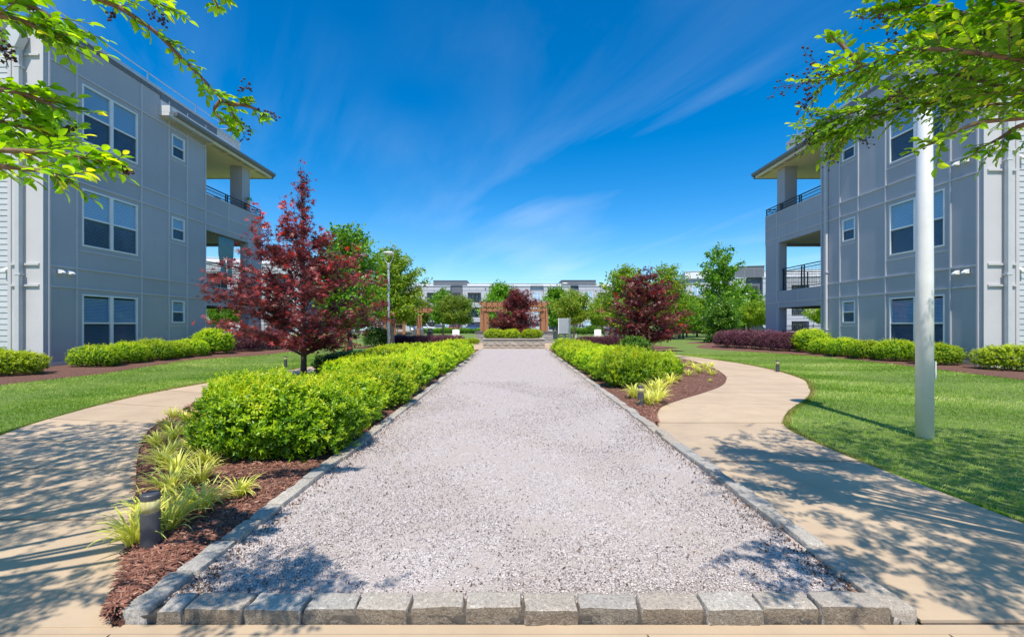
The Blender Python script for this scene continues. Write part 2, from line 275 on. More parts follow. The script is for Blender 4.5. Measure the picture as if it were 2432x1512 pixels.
def put(name, me, parent=None, loc=None, world=False):
    o = bpy.data.objects.new(name, me); COL.objects.link(o)
    if parent is not None:
        o.parent = parent
        if world: o.location = -wloc(parent)
    if loc is not None: o.location = loc
    return o
def wloc(o):
    v = Vector(o.location)
    while o.parent: o = o.parent; v += Vector(o.location)
    return v
def tag(o, label=None, cat=None, group=None, kind=None):
    if label: o['label'] = label
    if cat: o['category'] = cat
    if group: o['group'] = group
    if kind: o['kind'] = kind
    return o
def thing(name, label, cat, loc=(0, 0, 0), group=None, rz=0):
    o = bpy.data.objects.new(name, None); COL.objects.link(o); o.location = loc; o.rotation_euler = (0, 0, rz); o.empty_display_size = .2
    return tag(o, label, cat, group)
def dup(root, loc=None, rz=None, scale=None, label=None, group=None):
    r = root.copy(); COL.objects.link(r)
    if loc is not None: r.location = loc
    if rz is not None: r.rotation_euler = (0, 0, rz)
    if scale is not None: r.scale = scale if hasattr(scale, '__len__') else (scale,) * 3
    if label: r['label'] = label
    if group: r['group'] = group
    def rec(a, b):
        for ch in list(a.children):
            c = ch.copy(); COL.objects.link(c); c.parent = b; rec(ch, c)
    rec(root, r); return r
class MB:
    def __init__(s): s.v = []; s.f = []
    def box(s, x0, x1, y0, y1, z0, z1):
        if x0 > x1: x0, x1 = x1, x0
        if y0 > y1: y0, y1 = y1, y0
        if z0 > z1: z0, z1 = z1, z0
        n = len(s.v)
        s.v += [(x0, y0, z0), (x1, y0, z0), (x1, y1, z0), (x0, y1, z0), (x0, y0, z1), (x1, y0, z1), (x1, y1, z1), (x0, y1, z1)]
        s.f += [tuple(n + i for i in q) for q in ((3, 2, 1, 0), (4, 5, 6, 7), (0, 1, 5, 4), (1, 2, 6, 5), (2, 3, 7, 6), (3, 0, 4, 7))]; return s
    def poly(s, pts, off):                       # polygon pts extruded by vector off
        n = len(s.v); k = len(pts); off = Vector(off)
        s.v += [tuple(p) for p in pts] + [tuple(Vector(p) + off) for p in pts]
        s.f.append(tuple(n + k - 1 - i for i in range(k))); s.f.append(tuple(n + k + i for i in range(k)))
        for i in range(k):
            j = (i + 1) % k; s.f.append((n + i, n + j, n + k + j, n + k + i))
        return s
    def tube(s, pts, rad, n=6, cap=True):
        pts = [Vector(p) for p in pts]; rad = rad if hasattr(rad, '__len__') else [rad] * len(pts)
        b0 = len(s.v); up = Vector((0, 0, 1)); prev = None
        for i, p in enumerate(pts):
            d = (pts[min(i + 1, len(pts) - 1)] - pts[max(i - 1, 0)])
            d = d.normalized() if d.length > 1e-9 else Vector((0, 0, 1))
            if prev is None: a = d.cross(Vector((0, 1, 0)) if abs(d.y) < .9 else Vector((1, 0, 0))).normalized()
            else:
                a = prev - d * prev.dot(d); a = a.normalized() if a.length > 1e-6 else d.orthogonal().normalized()
            prev = a; bb = d.cross(a)
            for k in range(n):
                an = 2 * math.pi * k / n; s.v.append(tuple(p + (a * math.cos(an) + bb * math.sin(an)) * rad[i]))
        for i in range(len(pts) - 1):
            for k in range(n):
                k2 = (k + 1) % n; s.f.append((b0 + i * n + k, b0 + i * n + k2, b0 + (i + 1) * n + k2, b0 + (i + 1) * n + k))
        if cap:
            s.f.append(tuple(b0 + n - 1 - k for k in range(n))); e = b0 + (len(pts) - 1) * n; s.f.append(tuple(e + k for k in range(n)))
        return s
    def lathe(s, prof, n=20, c=(0, 0, 0)):
        b0 = len(s.v)
        for r, z in prof:
            for k in range(n):
                a = 2 * math.pi * k / n; s.v.append((c[0] + r * math.cos(a), c[1] + r * math.sin(a), c[2] + z))
        for i in range(len(prof) - 1):
            for k in range(n):
                k2 = (k + 1) % n; s.f.append((b0 + i * n + k, b0 + i * n + k2, b0 + (i + 1) * n + k2, b0 + (i + 1) * n + k))
        s.f.append(tuple(b0 + n - 1 - k for k in range(n))); e = b0 + (len(prof) - 1) * n; s.f.append(tuple(e + k for k in range(n)))
        return s
    def build(s, name, m, parent=None, smooth=False, world=False, bevel=0, loc=None):
        o = put(name, newmesh(name, s.v, s.f, m, smooth), parent, loc, world)
        if bevel:
            mo = o.modifiers.new('bevel', 'BEVEL'); mo.width = bevel; mo.segments = 2; mo.limit_method = 'ANGLE'
        return o
def bx(name, m, parent, x0, x1, y0, y1, z0, z1, world=True, bevel=0): return MB().box(x0, x1, y0, y1, z0, z1).build(name, m, parent, world=world, bevel=bevel)
def interp(pts, y, k=0):                 # piecewise interpolation of (y, x) pairs
    ys = [p[0] for p in pts]; xs = [p[1] for p in pts]; return float(np.interp(y, ys, xs))
def catmull(pts, sub=6):
    P = [Vector(p) for p in pts]; P = [P[0] * 2 - P[1]] + P + [P[-1] * 2 - P[-2]]; o = []
    for i in range(1, len(P) - 2):
        for k in range(sub):
            t = k / sub; a, b, c, d = P[i - 1], P[i], P[i + 1], P[i + 2]
            o.append(0.5 * ((2 * b) + (c - a) * t + (2 * a - 5 * b + 4 * c - d) * t * t + (3 * b - a - 3 * c + d) * t ** 3))
    o.append(P[-2]); return o
# leaf templates: x across, y along, z along the normal
T_SIMPLE = (np.array([(0, 0, 0), (.5, .42, .10), (0, 1, -.06), (-.5, .42, .10)], float), np.array([(0, 1, 2), (0, 2, 3)]))
T_LEAF = (np.array([(0, 0, 0), (.40, .25, .07), (.5, .5, .09), (.30, .8, .03), (0, 1, -.12), (-.30, .8, .03), (-.5, .5, .09), (-.40, .25, .07), (0, .5, 0)], float),
          np.array([(0, 1, 8), (1, 2, 8), (2, 3, 8), (3, 4, 8), (4, 5, 8), (5, 6, 8), (6, 7, 8), (7, 0, 8)]))
def _palm():
    v = [(0, .12, 0.02)]; angs = [-125, -100, -72, -48, -25, 0, 25, 48, 72, 100, 125]; rr = [.25, .62, .24, .88, .26, 1.0, .26, .88, .24, .62, .25]
    for a, r in zip(angs, rr): v.append((math.sin(R(a)) * r, .12 + math.cos(R(a)) * r, -.10 * r * r))
    f = [(0, i, i + 1) for i in range(1, 11)]; return np.array(v, float), np.array(f)
T_PALM = _palm()
def nrm(a): return a / np.maximum(np.linalg.norm(a, axis=-1, keepdims=True), 1e-9)
def leaf_arrays(P, D, Nn, Ln, Wd, T, rnd):
    tv, tf = T; D = nrm(D); X = nrm(np.cross(D, Nn)); Z = np.cross(X, D)
    n, k = len(P), len(tv)
    V = (P[:, None, :] + X[:, None, :] * (tv[None, :, 0:1] * Wd[:, None, None]) + D[:, None, :] * (tv[None, :, 1:2] * Ln[:, None, None]) + Z[:, None, :] * (tv[None, :, 2:3] * Ln[:, None, None])).reshape(-1, 3)
    FA = (tf[None] + (np.arange(n) * k)[:, None, None]).reshape(-1, 3)
    return V, FA, np.repeat(rnd, k)
def join_arrays(parts):
    Vs, Fs, Rs, o = [], [], [], 0
    for v, f, r in parts: Vs.append(v); Fs.append(f + o); Rs.append(r); o += len(v)
    return np.concatenate(Vs), np.concatenate(Fs), np.concatenate(Rs)
# ================================================================ GROUND
rng = np.random.default_rng(7); random.seed(7)
R_IN = [(2.19, 1.98), (5.6, 1.98), (6.3, 2.02), (6.67, 2.10), (7.19, 2.27), (7.95, 2.60), (8.76, 3.25), (9.6, 4.02), (10.6, 4.83), (11.64, 5.44), (12.9, 6.0), (14.8, 6.56), (16.4, 6.87), (18.4, 7.15), (20.5, 7.0), (22.3, 6.3), (23.6, 5.2), (24.8, 3.8), (26.4, 2.6)]
R_OUT = [(2.19, 3.72), (3.29, 3.69), (4.24, 3.66), (5.01, 3.65), (5.93, 3.72), (6.4, 3.83), (6.81, 4.03), (7.68, 4.66), (9.0, 5.81), (10.08, 6.58), (11.79, 7.53), (13.74, 8.11), (16.1, 8.4), (18.5, 8.3), (20.5, 8.0), (22.5, 7.6), (24.4, 6.9), (26.0, 6.0), (27.6, 5.2)]
L_IN = [(2.143, -1.9), (2.616, -2.246), (3.567, -2.973), (4.818, -3.985), (5.6, -4.573), (6.32, -5.03), (7.25, -5.43), (8.72, -5.95), (10.6, -6.25), (12.7, -6.22), (14.5, -5.95), (17, -5.6), (19.5, -5.3), (22, -4.7), (24, -3.7), (26.0, -2.6)]
L_OUT = [(2.143, -3.9), (2.9, -4.5), (3.9, -5.25), (4.9, -6.0), (5.887, -6.645), (7.1, -7.12), (9.07, -7.56), (11.12, -7.55), (13.65, -7.25), (15.4, -6.95), (18, -6.7), (20.5, -6.4), (23, -5.9), (25.2, -5.2), (27.6, -4.4)]
def curve(pts, n=160):
    c = catmull([(x, y, 0) for y, x in pts], 8)
    return [(p.y, p.x) for p in c]
RI, RO, LI, LO = curve(R_IN), curve(R_OUT), curve(L_IN), curve(L_OUT)
KX0, KX1, KY0, KY1 = -1.90, 1.96, 2.185, 26.6      # outer faces of the granite border

# lawn sheet (one sheet to the horizon; dips slightly beneath paving and beds)
def nonuni(lim, step0, grow, mx):
    a = [0.0]; s = step0
    while a[-1] < lim: a.append(a[-1] + s); s = min(s * grow, mx)
    return a
xs = nonuni(700, .5, 1.06, 60); xs = [-x for x in xs[:0:-1]] + xs
ys = [-60, -30, -12, -6, -3, 0] + [y + .0 for y in nonuni(1300, .5, 1.05, 60)[1:]]
v = [(x, y, zg(x, y) + (-.012 if abs(x) < 9.2 and y < 40 else 0.0)) for y in ys for x in xs]; nx = len(xs)
f = [(j * nx + i, j * nx + i + 1, (j + 1) * nx + i + 1, (j + 1) * nx + i) for j in range(len(ys) - 1) for i in range(nx - 1)]
lawn = put('lawn', newmesh('lawn', v, f, 'lawn', True)); tag(lawn, kind='structure')

# paving: a base sheet with separate slabs
def ribbon_path(name, inner, outer, joints):
    n = 140
    def at(c, t):                            # parameter by arc length
        P = np.array([(x, y) for y, x in c]); d = np.r_[0, np.cumsum(np.linalg.norm(np.diff(P, axis=0), axis=1))]
        s = t * d[-1]; return np.array([np.interp(s, d, P[:, 0]), np.interp(s, d, P[:, 1])])
    A = [at(inner, i / n) for i in range(n + 1)]; B = [at(outer, i / n) for i in range(n + 1)]
    mb = MB()
    for i in range(n):
        k = len(mb.v); mb.v += [(*A[i], .002), (*B[i], .002), (*B[i + 1], .002), (*A[i + 1], .002)]; mb.f.append((k, k + 1, k + 2, k + 3))
    base = mb.build(name, 'joint'); tag(base, kind='structure')
    js = sorted(joints)
    for a, b2 in zip(js[:-1], js[1:]):
        g = .0008; t0, t1 = a + g, b2 - g; m = max(3, int((t1 - t0) * n * 1.2)); mb = MB(); sh = random.uniform(-.0015, .0015)
        for i in range(m + 1):
            t = t0 + (t1 - t0) * i / m; p, q = at(inner, t), at(outer, t)
            for u in (0, .33, .66, 1):
                r_ = p + (q - p) * u; mb.v.append((r_[0], r_[1], .018 + sh))
        top = len(mb.v); mb.v += [(x, y, .003) for x, y, z in mb.v]
        for i in range(m):
            for u in range(3):
                k = i * 4 + u; mb.f.append((k, k + 1, k + 5, k + 4) if inner[0][1] < outer[0][1] else (k + 4, k + 5, k + 1, k))
            k = i * 4; mb.f += [(k, k + 4, top + k + 4, top + k), (k + 3, top + k + 3, top + k + 7, k + 7)]
        mb.f += [tuple([0, 1, 2, 3, top + 3, top + 2, top + 1, top]), tuple(m * 4 + i for i in (0, 1, 2, 3)) + tuple(top + m * 4 + i for i in (3, 2, 1, 0))]
        mb.build('slab', 'concrete', base)
    return base
pathR = ribbon_path('path', RI, RO, [0, .095, .165, .235, .30, .365, .43, .50, .57, .64, .71, .78, .86, .93, 1])
pathL = ribbon_path('path', LI, LO, [0, .058, .115, .165, .215, .268, .33, .40, .47, .54, .61, .68, .76, .84, .92, 1])
base = bx('forecourt_paving', 'joint', None, -14, 14, -8, 2.12, -.05, .002, False); tag(base, kind='structure')
for i, (x0, x1) in enumerate(((-14, -7.5), (-7.5, -3.9), (-3.9, -1.87), (-1.87, .62), (.62, 2.02), (2.02, 5.2), (5.2, 14))):
    for y0, y1 in ((-8, -3.2), (-3.2, -.6), (-.6, 2.115)): bx('slab', 'concrete', base, x0 + .005, x1 - .005, y0 + .005, y1 - .005, .003, .016, False)
tag(bx('paving_strip', 'concrete', None, -14, 14, 2.118, 2.182, -.02, .013, False), kind='structure')
pl = bx('plaza_paving', 'joint', None, -6.4, 6.4, 26.72, 40, -.03, .002, False); tag(pl, kind='structure')
for i in range(6):
    for j in range(5): bx('slab', 'concrete', pl, -6.4 + i * 2.133 + .006, -6.4 + (i + 1) * 2.133 - .006, 26.72 + j * 2.656 + .006, 26.72 + (j + 1) * 2.656 - .006, .003, .016, False)
for x0, x1, y0, y1 in ((9, 40, 43, 44.3), (-40, -9, 44, 45.3)):
    q = bx('garden_path', 'concrete', None, x0, x1, y0, y1, -.02, .014, False); tag(q, kind='structure')
qp = bx('road', 'asphalt', None, -140, 140, 78, 101, -.04, .012, False); tag(qp, kind='structure')
for i in range(40): bx('parking_line', 'paint_line', qp, -60 + i * 3 - .05, -60 + i * 3 + .05, 94, 99.6, .013, .017, False)
tag(bx('pavement', 'concrete', None, -140, 140, 101, 103, -.05, .13, False), kind='structure')

# court surface
me_v, me_f = [], []; nxs, nys = 30, 170
for j in range(nys + 1):
    yy = 2.26 + (26.62 - 2.26) * (j / nys) ** 1.5
    for i in range(nxs + 1):
        xx = KX0 + .05 + (KX1 - KX0 - .1) * i / nxs
        me_v.append((xx, yy, .045 + .006 * math.sin(xx * 2.1 + yy) * math.cos(yy * .7) + random.uniform(-.002, .002)))
me_f = [(j * (nxs + 1) + i, j * (nxs + 1) + i + 1, (j + 1) * (nxs + 1) + i + 1, (j + 1) * (nxs + 1) + i) for j in range(nys) for i in range(nxs)]
court = put('gravel_court', newmesh('gravel_court', me_v, me_f, 'gravel', True)); tag(court, kind='structure')
def rot_rand(n, rng):
    q = nrm(rng.normal(size=(n, 4))); w_, x, y, z = q.T
    return np.stack([np.stack([1 - 2 * (y * y + z * z), 2 * (x * y - z * w_), 2 * (x * z + y * w_)], -1), np.stack([2 * (x * y + z * w_), 1 - 2 * (x * x + z * z), 2 * (y * z - x * w_)], -1), np.stack([2 * (x * z - y * w_), 2 * (y * z + x * w_), 1 - 2 * (x * x + y * y)], -1)], 1)
OCT = (np.array([(1, 0, 0), (-1, 0, 0), (0, 1, 0), (0, -1, 0), (0, 0, 1), (0, 0, -1)], float), np.array([(0, 2, 4), (2, 1, 4), (1, 3, 4), (3, 0, 4), (2, 0, 5), (1, 2, 5), (3, 1, 5), (0, 3, 5)]))
def chips(P, size, rng, rnd, T=OCT, jit=.35):
    n = len(P); tv, tf = T; k = len(tv)
    V = tv[None] * size[:, None, :] * (1 + rng.uniform(-jit, jit, (n, k, 1))); V = np.einsum('nij,nkj->nki', rot_rand(n, rng), V) + P[:, None]
    return V.reshape(-1, 3), (tf[None] + (np.arange(n) * k)[:, None, None]).reshape(-1, 3), np.repeat(rnd, k)
n = 85000; yy = 2.3 + 9.0 * rng.random(n) ** 2.1; xx = rng.uniform(KX0 + .12, KX1 - .12, n)
pat = (np.sin(xx * 3.1 + 1.7 * np.sin(yy * 1.3)) + np.sin(yy * 2.6 + 2 * np.sin(xx * 2.2)) + rng.normal(0, .6, n)) > -.35
xx, yy = xx[pat], yy[pat]; n = len(xx)
sz = rng.uniform(.0026, .0066, (n, 1)) * np.array([1, .8, .55])[None] * rng.uniform(.7, 1.3, (n, 3)); sz *= np.where(yy > 5, 1.35, 1)[:, None]
V, FA, rr_ = chips(np.stack([xx, yy, np.full(n, .049)], -1), sz, rng, rng.random(n))
n = 5000; y2 = 2.32 + 7 * rng.random(n) ** 1.8; x2 = rng.uniform(KX0 + .13, KX1 - .13, n)
V2, F2, r2_ = chips(np.stack([x2, y2, np.full(n, .051)], -1), rng.uniform(.004, .008, (n, 1)) * rng.uniform(.5, 1.2, (n, 3)), rng, np.where(rng.random(n) < .3, rng.random(n) * .2, .55 + .45 * rng.random(n)))
V, FA, rr_ = join_arrays([(V, FA, rr_), (V2, F2, r2_)])
tag(put('gravel_stones', npmesh('gravel_stones', V, FA, 'gravel_chip', rr_)), 'loose white crushed gravel covering the court', 'gravel', kind='stuff')
# brown litter on the court, thick along the borders
n = 4600; yy = 2.33 + 20 * rng.random(n) ** 1.7; e = rng.random(n); side = rng.random(n)
xx = np.where(e < .70, np.where(side < .5, KX0 + .14 + np.abs(rng.normal(0, .10, n)), KX1 - .14 - np.abs(rng.normal(0, .09, n))), rng.uniform(KX0 + .15, KX1 - .15, n))
xx = np.clip(xx, KX0 + .135, KX1 - .135)
sz = np.stack([rng.uniform(.005, .017, n), rng.uniform(.003, .007, n), rng.uniform(.0012, .004, n)], -1)
V, FA, rr_ = chips(np.stack([xx, yy, np.full(n, .054)], -1), sz, rng, rng.random(n))
tag(put('leaf_litter', npmesh('leaf_litter', V, FA, 'litter', rr_)), 'dry brown bits of leaf and seed on the white gravel', 'leaf litter', kind='stuff')

# granite border
border = thing('stone_border', 'rough granite block border around the white gravel court', 'kerb', ((KX0 + KX1) / 2, KY0, 0))
import bmesh
def stone_mesh(l, wd, h, seed, fine=True, front=False):
    rs = random.Random(seed); bm = bmesh.new(); bmesh.ops.create_cube(bm, size=1)
    for q in bm.verts: q.co = Vector((q.co.x * l, q.co.y * wd, q.co.z * h))
    bmesh.ops.bevel(bm, geom=list(bm.edges), offset=.014 if fine else .010, segments=2 if fine else 1, affect='EDGES', profile=.6)
    if fine:
        bmesh.ops.subdivide_edges(bm, edges=[e for e in bm.edges if e.calc_length() > .05], cuts=5, use_grid_fill=True)
    a = [rs.uniform(0, 9) for _ in range(6)]
    for q in bm.verts:
        c = q.co; k = (math.sin(c.x * 31 + a[0]) * math.sin(c.z * 47 + a[1]) + math.sin(c.y * 41 + a[2]) * math.cos(c.x * 23 + a[3])) * .0035
        rough = .0045 if (fine and c.y < -wd * .45 and abs(c.z) < h * .4) else .0016
        q.co += Vector((rs.uniform(-1, 1), rs.uniform(-1, 1) * 1.2, rs.uniform(-1, 1))) * rough + c.normalized() * k
        q.co.x *= 1 - .055 * (c.z / h + .5) * rs.uniform(.6, 1) * (.5 if not fine else .7)
    bmesh.ops.triangulate(bm, faces=list(bm.faces)); me = bpy.data.meshes.new('granite_block'); bm.to_mesh(me); bm.free(); me.materials.append(MATS['granite'])
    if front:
        me.materials.append(MATS['granite_front_shade'])
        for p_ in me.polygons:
            if p_.normal.y < -.62: p_.material_index = 1  # sides towards the viewer take the darkened copy
    me.polygons.foreach_set('use_smooth', [True] * len(me.polygons)); 
    try: me.set_sharp_from_angle(angle=R(38))
    except Exception: pass
    return me
def stone(me, x, y, z, rz, tilt=0): 
    o = put('granite_block', me, border); o.location = Vector((x, y, z)) - Vector(border.location); o.rotation_euler = (tilt, random.uniform(-.012, .012), rz); return o
for x0_, x1_, y0_, y1_ in ((KX0 + .01, KX1 - .01, KY0 + .012, KY0 + .13), (KX0 + .012, KX0 + .12, KY0 + .131, KY1), (KX1 - .12, KX1 - .012, KY0 + .131, KY1)): bx('bedding', 'joint', border, x0_, x1_, y0_, y1_, -.03, .048, True)
edges = [370, 430, 575, 715, 840, 970, 1100, 1240, 1375, 1520, 1675, 1815, 1950, 2118]
fx = [(e - VX) / F * 2.19 for e in edges]
for i, (a, b2) in enumerate(zip(fx[:-1], fx[1:])):
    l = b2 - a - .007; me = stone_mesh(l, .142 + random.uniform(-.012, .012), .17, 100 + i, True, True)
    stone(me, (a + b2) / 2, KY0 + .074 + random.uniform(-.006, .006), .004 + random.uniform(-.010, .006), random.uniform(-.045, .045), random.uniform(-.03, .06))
lowm = [stone_mesh(.28 + .02 * i, .125, .15, 300 + i, False) for i in range(7)]
for sx in (-1, 1):
    y = KY0 + .0; k = 0
    X = KX0 + .066 if sx < 0 else KX1 - .066
    while y < KY1:
        l = random.uniform(.25, .38) if k else .36
        zz_ = .006 if y < 6 else .001
        if y < 9:
            me = stone_mesh(l - .009, .13 + random.uniform(-.01, .01), .155, 500 + k + (sx > 0) * 50); rz = R(90) if sx > 0 else R(90)
            stone(me, X + random.uniform(-.012, .012), y + l / 2, zz_ + random.uniform(-.010, .008), R(90) + random.uniform(-.045, .045), random.uniform(-.05, .05))
        else:
            me = lowm[k % 7]; l = .289 + .02 * (k % 7)
            stone(me, X + random.uniform(-.012, .012), y + l / 2, zz_ + random.uniform(-.010, .006), R(90) + random.uniform(-.05, .05), random.uniform(-.05, .05))
        y += l; k += 1

# mulch beds
def bed(name, xa, xb, y0, y1, ny, nx_, zb=.03, zh=.05, seed=1):
    v, f = [], []; rs = random.Random(seed)
    for j in range(ny + 1):
        y = y0 + (y1 - y0) * (j / ny); a, b2 = xa(y), xb(y)
        for i in range(nx_ + 1):
            u = i / nx_; x = a + (b2 - a) * u
            z = zb + zh * math.sin(math.pi * u) ** .6 * min(1, abs(b2 - a) / 1.0) + rs.uniform(-.008, .008) * (0 if i in (0, nx_) else 1)
            if i in (0, nx_): z = zb - .03
            v.append((x, y, z + zg(x, y)))
    f = [(j * (nx_ + 1) + i, j * (nx_ + 1) + i + 1, (j + 1) * (nx_ + 1) + i + 1, (j + 1) * (nx_ + 1) + i) for j in range(ny) for i in range(nx_)]
    o = put(name, newmesh(name, v, f, 'mulch', True)); tag(o, kind='structure'); return o
bed('mulch_bed', lambda y: interp(LI, y) + .005, lambda y: KX0 + .03, 2.16, 25.4, 110, 22)
bed('mulch_bed', lambda y: KX1 - .03, lambda y: interp(RI, y) - .005, 6.2, 25.6, 100, 22)
BEDL = [(4, -11.7), (9, -11.5), (10.2, -11.45), (12.4, -11.35), (15, -11.75), (17.2, -12.0), (19.8, -11.35), (22, -11.2), (25, -11.6), (27, -12.5)]
BEDR = [(4, 12.0), (9, 12.1), (10.9, 12.2), (12.6, 12.35), (15, 12.6), (18, 12.75), (21, 12.1), (24, 11.3), (27.3, 11.0), (29.2, 11.9), (30.5, 13.2)]
bl, br = curve(BEDL), curve(BEDR)
bed('mulch_bed', lambda y: -14.55, lambda y: interp(bl, y), 4, 26.8, 70, 14, .02, .03)
bed('mulch_bed', lambda y: interp(br, y), lambda y: 14.55, 4, 30.4, 80, 14, .02, .03)
bed('mulch_bed', lambda y: -9.4 - .8 * math.sin((y - 24) / 3.2), lambda y: -4.9 - .1 * y * 0, 27.7, 33.4, 20, 12, .02, .02)
bed('mulch_bed', lambda y: 5.5, lambda y: 9.6 + .7 * math.sin((y - 24) / 3.2), 27.7, 33.4, 20, 12, .02, .02)
bed('mulch_bed', lambda y: 14 - 1.6 * math.sqrt(max(0, 1 - ((y - 32.3) / 1.8) ** 2)), lambda y: 14.01 + 1.9 * math.sqrt(max(0, 1 - ((y - 32.3) / 1.8) ** 2)), 30.55, 34.0, 14, 10, .02, .03)
bed('mulch_bed', lambda y: 6.3 - 1.2 * math.sqrt(max(0, 1 - ((y - 22.3) / 1.3) ** 2)) + .9, lambda y: 8.6 + .9 * math.sqrt(max(0, 1 - ((y - 25.2) / 1.9) ** 2)), 24.9, 27.0, 10, 8, .02, .02)
# mulch shreds
n = 26000; yy = 2.2 + 6.8 * rng.random(n) ** 1.5; a = np.interp(yy, [p[0] for p in LI], [p[1] for p in LI]); uu = rng.random(n); xx = a + (KX0 - .02 - a) * uu
P1 = np.stack([xx, yy, .04 + .05 * np.sin(np.pi * uu) ** .6], -1)
n2 = 6000; yy = 6.4 + 8.5 * rng.random(n2) ** 1.2; a = np.interp(yy, [p[0] for p in RI], [p[1] for p in RI]); uu = rng.random(n2); xx = KX1 + .02 + (a - KX1 - .02) * uu
P2 = np.stack([xx, yy, .04 + .05 * np.sin(np.pi * uu) ** .6], -1)
P_ = np.concatenate([P1, P2]); n = len(P_)
an = rng.uniform(0, 6.28, n); D = np.stack([np.cos(an), np.sin(an), rng.normal(0, .28, n)], -1); Nn = np.stack([rng.normal(0, .4, n), rng.normal(0, .4, n), np.ones(n)], -1)
T_SHRED = (np.array([(-.5, 0, 0), (.5, .05, .05), (.35, 1, 0), (-.3, .95, .04), (0, .5, .18)], float), np.array([(0, 1, 4), (1, 2, 4), (2, 3, 4), (3, 0, 4)]))
V, FA, rr_ = leaf_arrays(P_, D, Nn, rng.uniform(.015, .06, n), rng.uniform(.003, .010, n), T_SHRED, rng.random(n))
tag(put('mulch_shreds', npmesh('mulch_shreds', V, FA, 'mulch_chip', rr_)), 'shredded brown bark mulch on the planting beds', 'mulch', kind='stuff')

# grass blades
def ni(c, y): return np.interp(y, [p[0] for p in c], [p[1] for p in c])
def zgv(x):
    t = np.clip((np.abs(x) - 9.2) / 3.4, 0, 1); return .14 * t * t * (3 - 2 * t)
parts = []
for side in (1, -1):
    n = 150000; yy = 2.6 + 20 * rng.random(n) ** 1.55
    if side > 0: lo, hi = ni(RO, yy), ni(br, yy)
    else: lo, hi = ni(bl, yy), ni(LO, yy)
    xx = lo + (hi - lo) * rng.random(n); ed = np.minimum(xx - lo, hi - xx)
    # keep only what lies near the view, thin out with distance
    keep = (np.abs(xx) < yy * 1.16 + .6) & (rng.random(n) < np.clip(7.5 / yy, .25, 1) ** .6)
    xx, yy, ed = xx[keep], yy[keep], ed[keep]
    parts.append((xx, yy, ed))
n = 16000                                                            # longer fringe leaning over the path edge
yr = 2.6 + 17 * rng.random(n) ** 1.3; parts.append((ni(RO, yr) + np.abs(rng.normal(0, .05, n)), yr, np.zeros(n)))
yr = 4.5 + 11 * rng.random(n) ** 1.2; parts.append((ni(LO, yr) - np.abs(rng.normal(0, .05, n)), yr, np.zeros(n)))
X = np.concatenate([p[0] for p in parts]); Y = np.concatenate([p[1] for p in parts]); E = np.concatenate([p[2] for p in parts]); n = len(X)
patch = np.sin(X * .9 + 1.3 * np.sin(Y * .7)) * .5 + np.sin(Y * 1.1 + X * .4) * .5
stripe = np.sin((np.abs(X) * .45 + Y * .89) * 2.4 + .5 * np.sin(Y * .5)) 
hgt = rng.uniform(.020, .044, n) * (1 + .2 * patch) * np.where(E < .12, 1.25, 1) * np.clip(Y / 7, 1, 1.35)
lean_a = rng.uniform(0, 6.28, n); lean = rng.uniform(.1, .75, n) 
D = np.stack([np.cos(lean_a) * lean + .30 * np.sign(stripe), np.sin(lean_a) * lean, np.ones(n)], -1)
Nn = np.stack([np.cos(lean_a + 1.2), np.sin(lean_a + 1.2), np.full(n, .35)], -1)
tone = np.clip(.40 + .20 * patch + .15 * np.tanh(3 * stripe) + .16 * np.sin(X * 2.3 + 2 * np.sin(Y * 1.7)) * np.sin(Y * 2.9) + rng.normal(0, .2, n), 0, 1)
T_BLADE = (np.array([(-.5, 0, 0), (.5, 0, 0), (.32, .6, .06), (-.32, .6, .06), (0, 1, .22)], float), np.array([(0, 1, 2), (0, 2, 3), (3, 2, 4)]))
wd = rng.uniform(.0035, .006, n) * np.clip(Y / 4.5, 1, 3.2)
P_ = np.stack([X, Y, zgv(X) - .012], -1)
dry = (E < .10) & (rng.random(n) < .62) & (Y > 4.5)
for nm, msk, mt, lab in (('grass', ~dry, 'grass_blade', 'mown green grass of the lawns beside the paths'), ('dry_grass', dry, 'dry_blade', 'straw coloured grass fringe along the path edges')):
    V, FA, rr_ = leaf_arrays(P_[msk], D[msk], Nn[msk], hgt[msk], wd[msk], T_BLADE, tone[msk])
    tag(put(nm, npmesh(nm, V, FA, mt, rr_)), lab, 'grass', kind='stuff')

